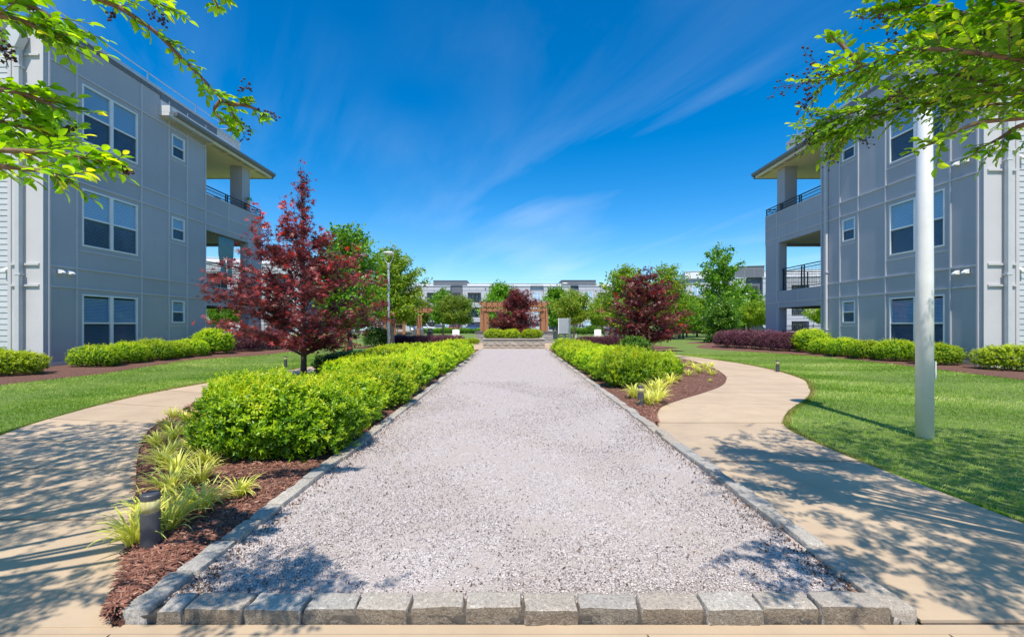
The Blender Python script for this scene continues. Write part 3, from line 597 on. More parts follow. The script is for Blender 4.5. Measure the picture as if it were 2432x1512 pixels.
# ================================================================ THE TWO NEAR BLOCKS
WX, Z0 = 14.3, 0.05
YC = [13.86, 14.01, 14.88, 17.47, 18.86, 19.92, 21.1]
ROWS = [Z0, 2.65, 3.29, 6.15, 6.76, 9.65, 10.72]
BIG, SMALL = (15.07, 17.30), (19.03, 19.77)
blind_cache = {}
def blind_mesh(wd, h, tilt=.016):
    key = (round(wd, 3), round(h, 3), tilt)
    if key not in blind_cache:
        v, f = [], []; n = int(h / .05)
        for i in range(n):
            z = i * .05; k = len(v); v += [(tilt, 0, z), (tilt, wd, z), (-tilt, wd, z + .042), (-tilt, 0, z + .042)]; f.append((k, k + 1, k + 2, k + 3))
        blind_cache[key] = newmesh('blind', v, f, 'blind')
    return blind_cache[key]
def near_block(sx, label):
    root = thing('apartment_block', label, 'building', (sx * (WX + 3), 19.8, 0))
    def B(name, m, u0, u1, y0, y1, z0, z1, parent=None, bevel=0):
        return bx(name, m, parent or root, sx * (WX - u0), sx * (WX - u1), y0, y1, z0, z1, True, bevel)
    def BS(name, m, parent, *boxes):
        mb = MB()
        for u0, u1, y0, y1, z0, z1 in boxes: mb.box(sx * (WX - u0), sx * (WX - u1), y0, y1, z0, z1)
        return mb.build(name, m, parent, world=True)
    B('core_wall', 'dark_room', -8.5, -.42, 14.3, 21.0, 0, 10.6)
    # wall panels with real window openings
    def panel(y0, y1, z0, z1, hole=None, d=.11):
        if not hole: return B('wall_panel', 'wall_paint', -d, 0, y0, y1, z0, z1)
        a, b2, c, e = hole
        return BS('wall_panel', 'wall_paint', root, (-d, 0, y0, a, z0, z1), (-d, 0, b2, y1, z0, z1), (-d, 0, a, b2, z0, c), (-d, 0, a, b2, e, z1))
    wz = [(0.55, 2.47), (4.06, 5.98), (7.53, 9.45)]; sz_ = [(1.53, 2.47), (5.03, 5.98), (8.50, 9.45)]
    for i in range(len(YC) - 1):
        for j in range(len(ROWS) - 1):
            hole = None
            if j in (0, 2, 4):
                if i == 2: hole = (*BIG, *wz[j // 2])
                if i == 4: hole = (*SMALL, *sz_[j // 2])
            panel(YC[i], YC[i + 1], ROWS[j], ROWS[j + 1], hole)
    # battens: verticals between the rows, horizontals between the verticals
    for j in range(len(ROWS) - 1):
        for y in YC[1:]:
            B('batten', 'trim_paint', .002, .034, y - .03, y + .03, ROWS[j] + (.024 if j else 0), ROWS[j + 1] - .024)
    for z in ROWS[1:-1]:
        for a, b2 in zip(YC[1:-1], YC[2:]): B('batten', 'trim_paint', .002, .036, a - .03, b2 - .032, z - .026, z + .026)
    for zs in (3.90, 7.38): B('batten', 'trim_paint', .002, .022, 14.91, 17.44, zs - .022, zs + .022)
    for zs in (1.40, 4.90, 8.37): B('batten', 'trim_paint', .002, .022, 18.89, 19.89, zs - .022, zs + .022)
    B('base_board', 'wall_paint_lit', .002, .03, 13.86, 14.8, Z0, .30)
    # windows
    def window(y0, y1, z0, z1, double, blinds):
        f_ = .055
        boxes = [(-.07, .022, y0, y1, z0, z0 + f_), (-.07, .022, y0, y1, z1 - f_, z1), (-.07, .022, y0, y0 + f_, z0 + f_, z1 - f_), (-.07, .022, y1 - f_, y1, z0 + f_, z1 - f_)]
        if double: ym = (y0 + y1) / 2; boxes.append((-.07, .022, ym - .06, ym + .06, z0 + f_, z1 - f_))
        win = BS('window', 'white_trim', root, *boxes)
        cols = [(y0 + f_, y1 - f_)] if not double else [(y0 + f_, (y0 + y1) / 2 - .06), ((y0 + y1) / 2 + .06, y1 - f_)]
        zm = (z0 + z1) / 2
        for ci, (a, b2) in enumerate(cols):
            B('sash_rail', 'white_trim', -.055, .006, a, b2, zm - .028, zm + .028, win)
            for k, (c, e) in enumerate(((z0 + f_, zm - .028), (zm + .028, z1 - f_))):
                uu = -.045 if k == 0 else -.02
                B('pane', 'glass', uu - .004, uu, a, b2, c, e, win)
                if k == 0: B('insect_screen', 'insect_screen', -.018, -.016, a, b2, c, e, win)
            bo = put('blind', blind_mesh(b2 - a, (z1 - z0 - .1) * (1 if not double or z0 > 1 else .97), blinds), win); bo.location = (sx * (WX + .075), a, z0 + .06); bo.scale = (-sx, 1, 1)
        return win
    for j in range(3):
        window(*BIG, *wz[j], True, .006 if j else .019); window(*SMALL, *sz_[j], False, .008)
    # balcony bay
    Y1, Y2, YE = 21.1, 24.5, 25.8
    for z0, z1, cs in ((2.36, 2.65, (21.1, 24.5, YE)), (2.65, 3.26, (21.1, 22.83, 24.67, YE)), (5.87, 6.15, (21.1, 24.5, YE)), (6.15, 6.76, (21.1, 22.83, 24.67, YE)), (6.76, 7.5, (21.1, 22.83, 24.67, YE))):
        for a, b2 in zip(cs[:-1], cs[1:]): B('wall_panel', 'wall_paint', -.30, 0, a, b2, z0, z1)
        for c in cs[1:]: B('batten', 'trim_paint', .002, .024, c - .055 if c == YE else c - .028, c if c == YE else c + .028, z0 + .024, z1 - .024)
    for z in (2.65, 6.15, 6.76): B('batten', 'trim_paint', .002, .026, 21.13, YE, z - .024, z + .024)
    B('parapet_cap', 'trim_paint', -.32, .02, 21.1, YE + .02, 7.5, 7.55)
    for z0, z1 in ((Z0, 2.36), (3.26, 5.87)):
        B('corner_column', 'wall_paint', -.42, 0, Y2, YE, z0, z1); B('inner_column', 'wall_paint', -.62, -.422, 24.9, YE - .02, z0, z1)
        B('batten', 'trim_paint', .002, .022, 24.64, 24.70, z0, z1)
    for z0, z1 in ((2.36, 3.26), (5.87, 6.9)):
        B('floor_slab', 'ceiling_paint', -4.4, -.302, 21.12, YE - .25, z0 + .12, z1 - .12); B('end_beam', 'wall_paint', -4.4, -.302, YE - .24, YE - .01, z0, z1 + (.6 if z1 > 5 else 0))
    B('back_wall', 'wall_paint', -4.9, -4.42, 21.1, YE, 0, 9.85)
    B('side_wall', 'wall_paint', -4.4, -.112, 21.0, 21.098, 0, 10.6)
    B('inner_trim', 'wall_paint', -.30, -.002, 21.1, 21.16, 3.26, 5.87); B('inner_trim', 'wall_paint', -.30, -.002, 21.1, 21.16, Z0, 2.36)
    B('porch_column', 'wall_paint', -.75, -.10, 24.15, 24.85, 7.55, 9.87)
    # roof over the bay, eave, gutter
    rf = B('bay_roof', 'pale_panel', -4.9, .001, 21.1, 26.15, 9.93, 10.22)
    B('soffit_panel', 'soffit', -4.9, .40, 21.12, 26.15, 9.86, 9.928, rf); B('eave', 'pale_panel', .003, .41, 18.5, 26.15, 9.93, 10.18, rf); B('eave_soffit', 'trim_paint', .003, .40, 18.5, 21.118, 9.862, 9.928, rf)
    for k in range(6): B('soffit_vent', 'ceiling_paint', .10, .32, 18.9 + k * 1.2, 19.9 + k * 1.2, 9.852, 9.861, rf)
    B('end_fascia', 'gutter_metal', -4.9, .46, 26.152, 26.25, 9.84, 10.05, rf)
    g = MB(); prof = [(.412, 9.98), (.50, 9.98), (.545, 10.06), (.56, 10.16), (.53, 10.16), (.412, 10.14)]
    g.poly([(sx * (WX - u), 18.62, z) for u, z in prof], (0, 7.7, 0)); g.build('gutter', 'gutter_metal', rf, world=True)
    B('eave_end', 'pale_panel', .0, .405, 18.36, 18.498, 9.90, 10.02, rf); B('eave_end', 'pale_panel', .0, .43, 18.36, 18.498, 10.025, 10.30, rf)
    # parapet, coping, roof rail
    top = B('parapet', 'fascia_dark', -.35, .03, 13.75, 18.40, 10.72, 10.86); B('parapet', 'fascia_dark', -.35, .03, 18.40, 21.9, 10.56, 10.86)
    B('coping', 'coping', -.40, .07, 13.70, 18.40, 10.862, 11.0, top); B('coping', 'coping', -.40, .06, 18.402, 23.78, 10.864, 10.97, top)
    for k in range(5): B('parapet_board', 'pale_panel', -.35, .015 + .006 * (4 - k), 18.402 if k < 3 else 21.91, 23.76, 10.24 + k * .125, 10.24 + k * .125 + .118, top)
    B('roof_core', 'fascia_dark', -8.5, -.36, 13.9, 23.7, 10.45, 10.82)
    rl = thing_part('roof_rail', root)
    for y in (12.9 + .95, 15.32, 17.98, 20.7, 23.15): BS('rail_post', 'galv', rl, (-.17, -.13, y - .02, y + .02, 10.9, 11.42))
    mb = MB(); mb.tube([(sx * (WX + .15), 13.8, 11.41), (sx * (WX + .15), 23.17, 11.41)], .02, 8); mb.tube([(sx * (WX + .15), 23.15, 11.41), (sx * (WX + 3), 23.15, 11.41)], .02, 8); mb.build('rail', 'galv', rl, world=True)
    # end face towards the viewer
    YF = 13.86
    for j in range(len(ROWS) - 1): B('end_panel', 'wall_paint_lit', -1.08, -.001, YF - .004, YF + .3, ROWS[j] + .001, ROWS[j + 1])
    B('corner_board', 'wall_paint_lit', -.10, .004, YF - .035, YF - .006, Z0, 10.7); B('corner_board', 'wall_paint_lit', -1.08, -.98, YF - .035, YF - .006, Z0, 10.7)
    for z in ROWS[1:-1]: B('batten', 'wall_paint_lit', -.97, -.11, YF - .06, YF - .006, z - .03, z + .03)
    dsp = B('downspout', 'siding', -.68, -.56, YF - .20, YF - .09, Z0, 9.9)
    for z in (.5, 2.95, 6.4, 9.2): B('strap', 'siding', -.72, -.52, YF - .21, YF - .062, z, z + .05, dsp)
    hd = MB(); hd.poly([(sx * (WX + a), YF - .07, z) for a, z in ((.56, 9.75), (.68, 9.75), (.82, 10.05), (.82, 10.3), (.42, 10.3), (.42, 10.05))], (0, -.24, 0)); hd.build('conductor_head', 'siding', dsp, world=True)
    # recessed lap siding wall
    B('siding_core', 'dark_room', -9, -1.1, YF + .36, YF + .4, 0, 10.6)
    for k in range(60): 
        z = Z0 + k * .178; mb = MB(); mb.poly([(sx * (WX + 1.1), YF + .355, z), (sx * (WX + 1.1), YF + .315, z), (sx * (WX + 1.1), YF + .335, z + .186), (sx * (WX + 1.1), YF + .355, z + .186)], (sx * 6, 0, 0)); mb.build('siding_board', 'siding', root, world=True)
    B('siding_trim', 'wall_paint_lit', -1.30, -1.082, YF + .27, YF + .31, Z0, 10.7)
    # dryer vents
    def vent(y, z, face='side'):
        mb = MB()
        if face == 'side': mb.poly([(sx * (WX - .01), y, z), (sx * (WX - .16), y, z), (sx * (WX - .16), y, z + .035), (sx * (WX - .01), y, z + .15)], (0, .15, 0))
        else: mb.poly([(sx * (WX + y), YF + .33, z), (sx * (WX + y), YF + .17, z), (sx * (WX + y), YF + .17, z + .035), (sx * (WX + y), YF + .33, z + .15)], (sx * .15, 0, 0))
        mb.build('vent_hood', 'white_plastic', root, world=True)
    for z in (3.06, 6.56): vent(14.24, z); vent(14.55, z)
    for z in (3.1, 6.6, 9.7): vent(1.38, z, 'end')
    # railings
    def railing(y0, y1, zb, zt, u, mesh, posts, end=False):
        rr_ = thing_part('railing', root)
        def bb(name, a0, a1, z0, z1, th=.04, off=0):
            if not end: BS(name, 'rail_metal', rr_, (u + off - th / 2, u + off + th / 2, a0, a1, z0, z1))
            else: BS(name, 'rail_metal', rr_, (-a1, -a0, u + off - th / 2, u + off + th / 2, z0, z1))
        bb('top_rail', y0, y1, zt - .04, zt, .06); bb('mid_rail', y0, y1, zt - .16, zt - .13); bb('bottom_rail', y0, y1, zb + .06, zb + .09)
        for p in posts: bb('post', p - .025, p + .025, zb, zt - .041, .045)
        if mesh:
            boxes = []
            y = y0 + .05
            while y < y1: boxes.append((y - .003, y + .003, zb + .09, zt - .16)); y += .10
            z = zb + .17
            while z < zt - .18: boxes.append((y0, y1, z - .003, z + .003)); z += .10
            mb = MB()
            for a0, a1, z0, z1 in boxes:
                if not end: mb.box(sx * (WX - u + .004), sx * (WX - u - .004), a0, a1, z0, z1)
                else: mb.box(sx * (WX + a1), sx * (WX + a0), u - .004, u + .004, z0, z1)
            mb.build('wire_mesh', 'rail_metal', rr_, world=True)
    railing(21.17, 24.48, 3.30, 4.46, -.18, True, [21.2, 22.65, 22.85, 24.4]); railing(21.14, YE + .05, 7.56, 7.96, -.06, True, [21.2, 22.7, 22.85, 24.3, 24.45, YE])
    railing(.65, 4.38, 3.30, 4.46, YE - .12, True, [.7, 2.1, 2.3, 4.3], True); railing(.1, 4.38, 7.52, 7.96, YE - .05, True, [.7, 2.1, 2.3, 4.3], True)
    railing(21.17, 24.48, .12, 1.16, -.18, True, [21.2, 22.65, 22.85, 24.4]); railing(.65, 4.38, .12, 1.16, YE - .12, True, [.7, 2.1, 2.3, 4.3], True)
    return root, B, BS
def thing_part(name, parent):
    o = bpy.data.objects.new(name, None); COL.objects.link(o); o.parent = parent; o.location = -wloc(parent); o.empty_display_size = .1; return o
rootL, BL, _ = near_block(-1, 'grey panelled three-storey apartment block with a teal curtain on its balcony')
rootR, BR, _ = near_block(1, 'grey panelled three-storey apartment block with a dark downspout beside its balconies')
dn = BR('corner_downspout', 'trim_paint', .025, .12, 20.66, 20.78, .05, 9.9)
for z in (1.2, 3.8, 6.3, 8.8): BR('strap', 'trim_paint', .02, .125, 20.62, 20.82, z, z + .05, dn)
# curtain tied back on the left balcony
def curtain(y0, y1, x):
    prof = [(5.80, 1.0), (5.4, .96), (4.9, .90), (4.55, .62), (4.38, .34), (4.33, .30), (4.25, .38), (4.05, .62), (3.88, .72)]
    n = 40; v, f = [], []; yc = (y0 + y1) / 2
    for z, wd in prof:
        for i in range(n + 1):
            u = i / n - .5; v.append((x + .045 * math.sin(i * 1.15 + z) * (.5 + wd * .5), yc + u * (y1 - y0) * wd + .05 * (5.8 - z) * .3, z + (.06 * math.sin(i * .5) if z < 3.95 else 0)))
    f = [(j * (n + 1) + i, j * (n + 1) + i + 1, (j + 1) * (n + 1) + i + 1, (j + 1) * (n + 1) + i) for j in range(len(prof) - 1) for i in range(n)]
    return v, f
cur = thing('curtain', 'pale teal outdoor curtain tied back on the balcony rail', 'curtain', (-14.42, 22.9, 3.3))
for a, b2 in ((22.25, 22.85), (22.82, 23.4)):
    v, f = curtain(a, b2, -14.42); o = put('curtain_panel', newmesh('curtain_panel', v, f, 'teal_cloth', True), cur, world=True)
    mo = o.modifiers.new('s', 'SOLIDIFY'); mo.thickness = .006
MB().tube([(-14.42, 21.16, 5.82), (-14.42, 24.48, 5.82)], .014, 8).build('rod', 'rail_metal', cur, world=True)
MB().lathe([(.10, 4.29), (.105, 4.33), (.10, 4.37)], 14, (-14.42, 22.62, 0)).build('tie', 'teal_cloth', cur, world=True)
# hanging pot on the top porch column
pot = thing('hanging_pot', 'small white hanging flower pot with trailing plant on the porch column', 'plant pot', (-14.24, 24.5, 7.95))
MB().lathe([(.06, 0), (.10, .16), (.11, .17), (.095, .175)], 14).build('pot', 'white_plastic', pot, smooth=True)
n = 160; D = nrm(rng.normal(size=(n, 3)) + np.array([0, 0, .5])); V, FA, rr_ = leaf_arrays(D * rng.uniform(.02, .16, (n, 1)) + np.array([0, 0, .2]), D, rng.normal(size=(n, 3)), rng.uniform(.04, .08, n), rng.uniform(.02, .04, n), T_SIMPLE, rng.random(n))
put('plant', npmesh('plant', V, FA, 'tree_green', rr_), pot)
for k in range(3): a = k * 2.1; MB().tube([(.1 * math.cos(a), .1 * math.sin(a), .17), (0, 0, .55)], .004, 4).build('wire', 'rail_metal', pot)
# two chairs behind the rail
for k, (yy_, rz) in enumerate(((22.15, .4), (23.15, -.5))):
    ch = thing('patio_chair', 'dark patio chair on the top balcony behind the rail', 'chair', (-15.0, yy_, 6.9), 'chairs on the top balcony', rz)
    MB().box(-.25, .25, -.25, .25, .40, .45).build('seat', 'plum_cloth', ch); MB().poly([(-.28, -.25, .45), (-.22, -.25, .45), (-.32, -.25, 1.10), (-.37, -.25, 1.10)], (0, .5, 0)).build('backrest', 'plum_cloth', ch)
    for a in (-.22, .22):
        for c in (-.22, .22): MB().box(a - .02, a + .02, c - .02, c + .02, 0, .40).build('leg', 'rail_metal', ch)
# ================================================================ FAR BLOCKS
def far_block(label, loc, rz, wings, blocks, rails=True):
    """built in local metres: x along the front, y depth (front at 0), z up"""
    root = thing('apartment_block', label, 'building', loc, rz=rz)
    def b(name, m, x0, x1, y0, y1, z0, z1, parent=None): return bx(name, m, parent or root, x0, x1, y0, y1, z0, z1, False)
    def win(x0, x1, z0, z1, y, d=2):
        fr = MB(); t = .09
        for q in ((x0, x1, z0, z0 + t), (x0, x1, z1 - t, z1), (x0, x0 + t, z0 + t, z1 - t), (x1 - t, x1, z0 + t, z1 - t), (x0 + t, x1 - t, (z0 + z1) / 2 - .05, (z0 + z1) / 2 + .05)): fr.box(q[0], q[1], y - .06, y - .004, q[2], q[3])
        if d == 2: fr.box((x0 + x1) / 2 - .07, (x0 + x1) / 2 + .07, y - .064, y - .004, z0 + t, z1 - t)
        o = fr.build('window', 'white_trim', root)
        b('pane', 'glass', x0 + t, x1 - t, y - .03, y - .02, z0 + t, z1 - t, o); b('blind', 'blind', x0 + t, x1 - t, y - .012, y - .004, z0 + (z1 - z0) * random.choice((.08, .5)), z1 - t, o)
    for x0, x1, y, kind, items in wings:
        ztop = 10.45
        if kind == 'tower':
            b('tower_wall', 'far_dark', x0, x1, y, y + 12, 0, ztop + 1.2)
        else:
            # wall built of piers and spandrels so that the loggias are real recesses
            ops = sorted([it for it in items if it[0] == 'loggia'], key=lambda q: q[1])
            xs_ = [x0] + [v for it in ops for v in (it[1], it[2])] + [x1]
            for i in range(0, len(xs_), 2): b('wall_pier', 'far_wall', xs_[i], xs_[i + 1], y, y + 1.6, 0, ztop)
            for it in ops:
                for z0, z1 in ((0, .30), (2.15, 3.15), (5.6, 6.7), (9.1, ztop)): b('spandrel', 'far_wall', it[1], it[2], y + .003, y + 1.6, z0, z1)
            b('back_wall', 'far_mid', x0, x1, y + 1.61, y + 12, 0, ztop)
            b('cornice', 'far_line', x0 - .05, x1 + .05, y - .06, y + 1.6, ztop + .002, ztop + .12); b('cornice', 'coping', x0 - .08, x1 + .08, y - .10, y + 1.6, ztop + .122, ztop + .28)
            b('reveal_line', 'far_line', x0, x1, y - .025, y - .003, 9.55, 9.66)
            for z in (2.62, 3.25, 6.12, 6.72): b('batten', 'far_line', x0, x1, y - .025, y - .003, z, z + .06)
            for xx in np.arange(x0 + 1.6, x1 - .5, 1.75): b('batten', 'far_line', xx, xx + .05, y - .02, y - .003, 9.7, 10.42)
        for it in items:
            if it[0] == 'win':
                for z0 in (.45, 3.95, 7.4): win(it[1], it[2], z0, z0 + 1.9, y)
            elif it[0] == 'loggia':
                for lv, z0, z1 in ((0, .30, 2.15), (1, 3.15, 5.6), (2, 6.7, 9.1)):
                    dr = b('door_frame', 'far_line', (it[1] + it[2]) / 2 - 1.0, (it[1] + it[2]) / 2 + 1.0, y + 1.55, y + 1.608, z0, z1 - .15)
                    for s in (-1, 1):
                        c_ = (it[1] + it[2]) / 2 + s * .5; b('door', 'rail_metal', c_ - .44, c_ + .44, y + 1.52, y + 1.548, z0, z1 - .3, dr); b('pane', 'glass', c_ - .30, c_ + .30, y + 1.505, y + 1.518, z0 + .25, z1 - .45, dr)
                    if lv >= 0:
                        rl = MB(); w0, w1 = it[1] + .02, it[2] - .02; zt = z0 + 1.05
                        rl.box(w0, w1, y + .05, y + .12, zt - .06, zt); rl.box(w0, w1, y + .06, y + .11, z0 + .08, z0 + .13)
                        for q in (w0, (w0 + w1) / 2 - .06, (w0 + w1) / 2 + .06, w1): rl.box(q - .03, q + .03, y + .052, y + .112, z0, zt - .061)
                        k = w0 + .15
                        while k < w1: rl.box(k - .007, k + .007, y + .075, y + .09, z0 + .131, zt - .061); k += .15
                        rl.build('railing', 'rail_metal', root)
            elif it[0] == 'dark':
                for z0, z1 in ((0, 2.35), (6.8, 9.1)):
                    b('stair_opening_dark_panel', 'dark_room', it[1], it[2], y - .02, y - .004, z0, z1)  # flat panel, the shade inside the opening put into its dark colour
                    if z0: b('railing', 'rail_metal', it[1], it[2], y - .10, y - .022, z0 + .95, z0 + 1.02)
                    for k in range(3):
                        pass
            elif it[0] == 'lamp':
                b('wall_light', 'black_metal', it[1] - .11, it[1] + .11, y - .16, y - .004, 2.0 if it[2] == 0 else 9.85, 2.55 if it[2] == 0 else 10.15)
    for x0, x1, y, z0, z1, m in blocks:
        q = b('roof_block' if m == 'far_dark' else 'roof_band', m, x0, x1, y, y + 10, z0, z1)
        b('coping', 'fascia_dark' if m == 'far_dark' else 'coping', x0 - .06, x1 + .06, y - .08, y + 10.05, z1 + .002, z1 + .14, q)
        if m == 'far_dark':
            b('trim_line', 'far_line', x0, x1, y - .03, y - .003, z1 - .55, z1 - .48, q)  # thin paler strip a little below the coping
            for xx in np.arange(x0 + 1.2, x1, 1.7): b('batten', 'far_line', xx, xx + .05, y - .02, y - .002, z0 + .02, z1 - .6, q)
        else:
            b('lap_line', 'far_line', x0, x1, y - .03, y - .002, z0 + .02, z0 + .10, q)
    if rails:
        xa, xb = min(q[0] for q in blocks), max(q[1] for q in blocks); mb = MB(); mb.box(xa, xb, 1.45, 1.49, 12.18, 12.21)
        x = xa
        while x <= xb: mb.box(x - .02, x + .02, 1.45, 1.49, 11.3, 12.18); x += 4.0
        mb.build('roof_rail', 'galv', root)
    return root
fb = far_block('long pale grey three-storey block with two dark roof towers behind the pergola', (0, 108, 0), 0,
    [(-22.2, -15.0, 0, 'bay', [('loggia', -20.6, -17.6), ('win', -16.9, -15.4)]), (-15.0, -12.05, .9, 'tower', [('dark', -14.6, -12.7)]),
     (-12.05, -5.7, 0, 'bay', [('loggia', -10.9, -7.7), ('lamp', -6.6, 1)]), (-5.7, 4.0, .7, 'bay', [('win', -4.6, -2.4), ('loggia', -.6, 2.4)]),
     (4.0, 7.2, 1.5, 'bay', [('win', 4.8, 6.6)]), (7.2, 13.5, .3, 'bay', [('loggia', 8.4, 11.8), ('lamp', 9.2, 1)]), (13.5, 15.5, 1.1, 'tower', [('dark', 13.7, 15.3)]),
     (15.5, 24.3, 0, 'bay', [('win', 16.7, 18.8), ('loggia', 20.0, 23.2), ('lamp', 15.9, 0)]), (-34, -22.2, 1.2, 'bay', [('win', -33, -31), ('loggia', -29.5, -26.5), ('win', -25.2, -23.2)])],
    [(-34, -19.2, 1.4, 10.74, 11.3, 'far_white'), (-19.15, -11.15, .75, 10.74, 11.9, 'far_dark'), (-11.1, 11.45, 1.0, 10.74, 11.25, 'far_white'), (11.5, 19.7, .75, 10.74, 12.0, 'far_dark'), (19.75, 24.3, 1.2, 10.74, 11.2, 'far_white')])
far_block('grey block with a dark stepped roof behind the tall sparse tree', (35, 92, 0), R(-14),
    [(0, 5, 1.0, 'bay', [('win', 1.2, 3.2)]), (5, 11, .2, 'bay', [('loggia', 6.2, 9.2)]), (11, 14, 1.1, 'tower', [('dark', 11.6, 13.4)]), (14, 30, 0, 'bay', [('win', 15.2, 17.2), ('loggia', 19, 22), ('win', 24, 26)])],
    [(-.2, 6.2, .6, 10.74, 12.2, 'far_white'), (6.25, 14.4, .5, 10.74, 12.9, 'far_dark'), (14.45, 30, 1.1, 10.74, 12.0, 'far_white')])
far_block('pale three-storey block glimpsed through the ground-floor terrace beside the lawn', (-58, 64, 0), R(12),
    [(0, 9, 0, 'bay', [('win', 1, 3), ('loggia', 5, 8)]), (9, 12, .8, 'bay', [('win', 9.6, 11.4)]), (12, 26, 0, 'bay', [('loggia', 13, 16), ('win', 18, 20), ('loggia', 22, 25)])],
    [(0, 26, 1.1, 10.74, 11.4, 'far_white')])
far_block('white sided block beyond the black iron fence', (54, 100, 0), R(6),
    [(0, 12, 0, 'bay', [('win', 2.4, 4.4), ('win', 6, 8), ('win', 9.4, 11.2)]), (12, 30, .6, 'bay', [('win', 14, 16), ('loggia', 18, 21)])], [(0, 30, 1.1, 10.74, 11.4, 'far_white')], False)
# low brick wall by the far car park
bw = thing('brick_wall', 'low orange brick wall at the far edge of the car park', 'wall', (-34, 104, 0))
for k in range(7):
    for i in range(14): MB().box(-4 + i * .6 + (k % 2) * .3 - .29, -4 + i * .6 + (k % 2) * .3 + .29, 0, .3, k * .2 + .005, k * .2 + .19).build('brick', 'brick_red', bw)
MB().box(-4.2, 4.6, .03, .27, 0, 1.41).build('mortar', 'joint', bw); MB().box(-4.4, 4.8, -.05, .35, 1.42, 1.55).build('coping', 'block_cap', bw)

# ================================================================ PLANTER, PERGOLAS
px0, px1, py0, py1 = -1.83, 1.89, 27.4, 31.2
pln = thing('stone_planter', 'tan split-face block planter with a smooth cap at the end of the court', 'planter', ((px0 + px1) / 2, py0, 0))
MB().box(px0 + .05, px1 - .05, py0 + .05, py1 - .05, .02, .60).build('core', 'block_split', pln, world=True)
def split_block(name, x0, x1, y0, y1, z0, z1, m, par, seed, amp=.02):
    rs = random.Random(seed); bm = bmesh.new(); bmesh.ops.create_cube(bm, size=1)
    bmesh.ops.subdivide_edges(bm, edges=list(bm.edges), cuts=1 if amp < .01 else 2, use_grid_fill=True)
    for q in bm.verts:
        fr = abs(q.co.y + .5) < 1e-4; e_ = abs(abs(q.co.x) - .5) < 1e-4 or abs(abs(q.co.z) - .5) < 1e-4
        q.co = Vector(((x0 + x1) / 2 + q.co.x * (x1 - x0), (y0 + y1) / 2 + q.co.y * (y1 - y0), (z0 + z1) / 2 + q.co.z * (z1 - z0)))
        if fr: q.co.y += (amp * .5 if e_ else -rs.uniform(0, amp))
    me = bpy.data.meshes.new(name); bm.to_mesh(me); bm.free(); me.materials.append(MATS[m]); return put(name, me, par, world=True)
def course(par, x0, x1, y0, y1, z0, z1, m, n, off, seed, amp):
    w_ = (x1 - x0) / n; xs_ = [x0] + [x0 + w_ * (i + (.5 if off else 0)) for i in range(0 if off else 1, n)] + [x1]
    for i, (a, b2) in enumerate(zip(xs_[:-1], xs_[1:])):
        if b2 - a > .03: split_block('block', a + .005, b2 - .005, y0, y1, z0 + .004, z1 - .004, m, par, seed + i, amp)
course(pln, px0, px1, py0, py0 + .2, .02, .17, 'block_split', 8, False, 1, .025); course(pln, px0, px1, py0, py0 + .2, .17, .37, 'block_split', 8, True, 20, .03)
course(pln, px0, px1, py0 + .012, py0 + .2, .37, .56, 'block_smooth', 8, False, 40, .004)
for sx, xa in ((-1, px0), (1, px1)):
    for k, (z0, z1) in enumerate(((.02, .17), (.17, .37), (.37, .56))):
        for i in range(8):
            y = py0 + .21 + i * .44; MB().box(xa - sx * .012 * (k == 2), xa - sx * .2, y + .004, y + .436, z0 + .004, z1 - .004).build('block', 'block_split' if k < 2 else 'block_smooth', pln, world=True, bevel=.008)
for i in range(5): MB().box(px0 - .04 + (px1 - px0 + .08) * i / 5 + .003, px0 - .04 + (px1 - px0 + .08) * (i + 1) / 5 - .003, py0 - .045, py0 + .28, .563, .625).build('cap_stone', 'block_cap', pln, world=True, bevel=.006)
for xa, xb in ((px0 - .04, px0 + .27), (px1 - .27, px1 + .04)):
    for i in range(5): MB().box(xa, xb, py0 + .283 + i * .7, py0 + .277 + (i + 1) * .7, .563, .624).build('cap_stone', 'block_cap', pln, world=True, bevel=.006)
MB().box(px0 + .2, px1 - .2, py0 + .2, py1 - .1, .3, .565).build('soil', 'mulch', pln, world=True)
tag(bx('planter_footing', 'concrete', None, px0 - .12, px1 + .12, py0 - .10, py1 + .1, -.02, .0195, False), kind='structure')

def pier(par, x0, x1, y0, y1, h, seed):
    for k in range(int(h / .2)):
        split_block('block', x0, (x0 + x1) / 2 - .004 if k % 2 else x1, y0, y1, .012 + k * .2, .206 + k * .2, 'block_grey', par, seed + k, .02)
        if k % 2: split_block('block', (x0 + x1) / 2 + .004, x1, y0, y1, .012 + k * .2, .206 + k * .2, 'block_grey', par, seed + 9 + k, .02)
    z = .012 + int(h / .2) * .2; bx('pier_cap', 'dark_cap', par, x0 - .05, x1 + .05, y0 - .05, y1 + .05, z, z + .10, True); return z + .10
pg = thing('pergola', 'brown cedar pergola on grey block piers behind the red maple in the planter', 'pergola', (0.03, 36.6, 0))
for sx in (-1, 1):
    xc = .05 + sx * 2.45
    for yb in (36.3, 39.0):
        zt = pier(pg, xc - .62, xc + .42 if sx < 0 else xc + .62, yb - .35, yb + .35, .85, int(50 + sx * 7 + yb))
        for dx in (-.17, .17): bx('post', 'cedar', pg, xc + dx - .10, xc + dx + .10, yb - .1 + (.06 if dx * sx < 0 else 0), yb + .1 + (.06 if dx * sx < 0 else 0), zt, 2.86, True, .01)
for yb in (36.18, 36.42, 38.9, 39.12):
    mb = MB(); mb.poly([(-2.86, yb - .03, 3.22), (2.94, yb - .03, 3.22), (2.55, yb - .03, 2.92), (-2.47, yb - .03, 2.92)], (0, .06, 0)); mb.build('beam', 'cedar', pg, world=True)
    bx('cross_beam', 'cedar', pg, -2.5, 2.58, yb - .025, yb + .025, 2.56, 2.72, True)
for i in range(13): bx('rafter', 'cedar', pg, -2.62 + i * .44, -2.56 + i * .44, 35.7, 39.6, 3.222, 3.36, True)
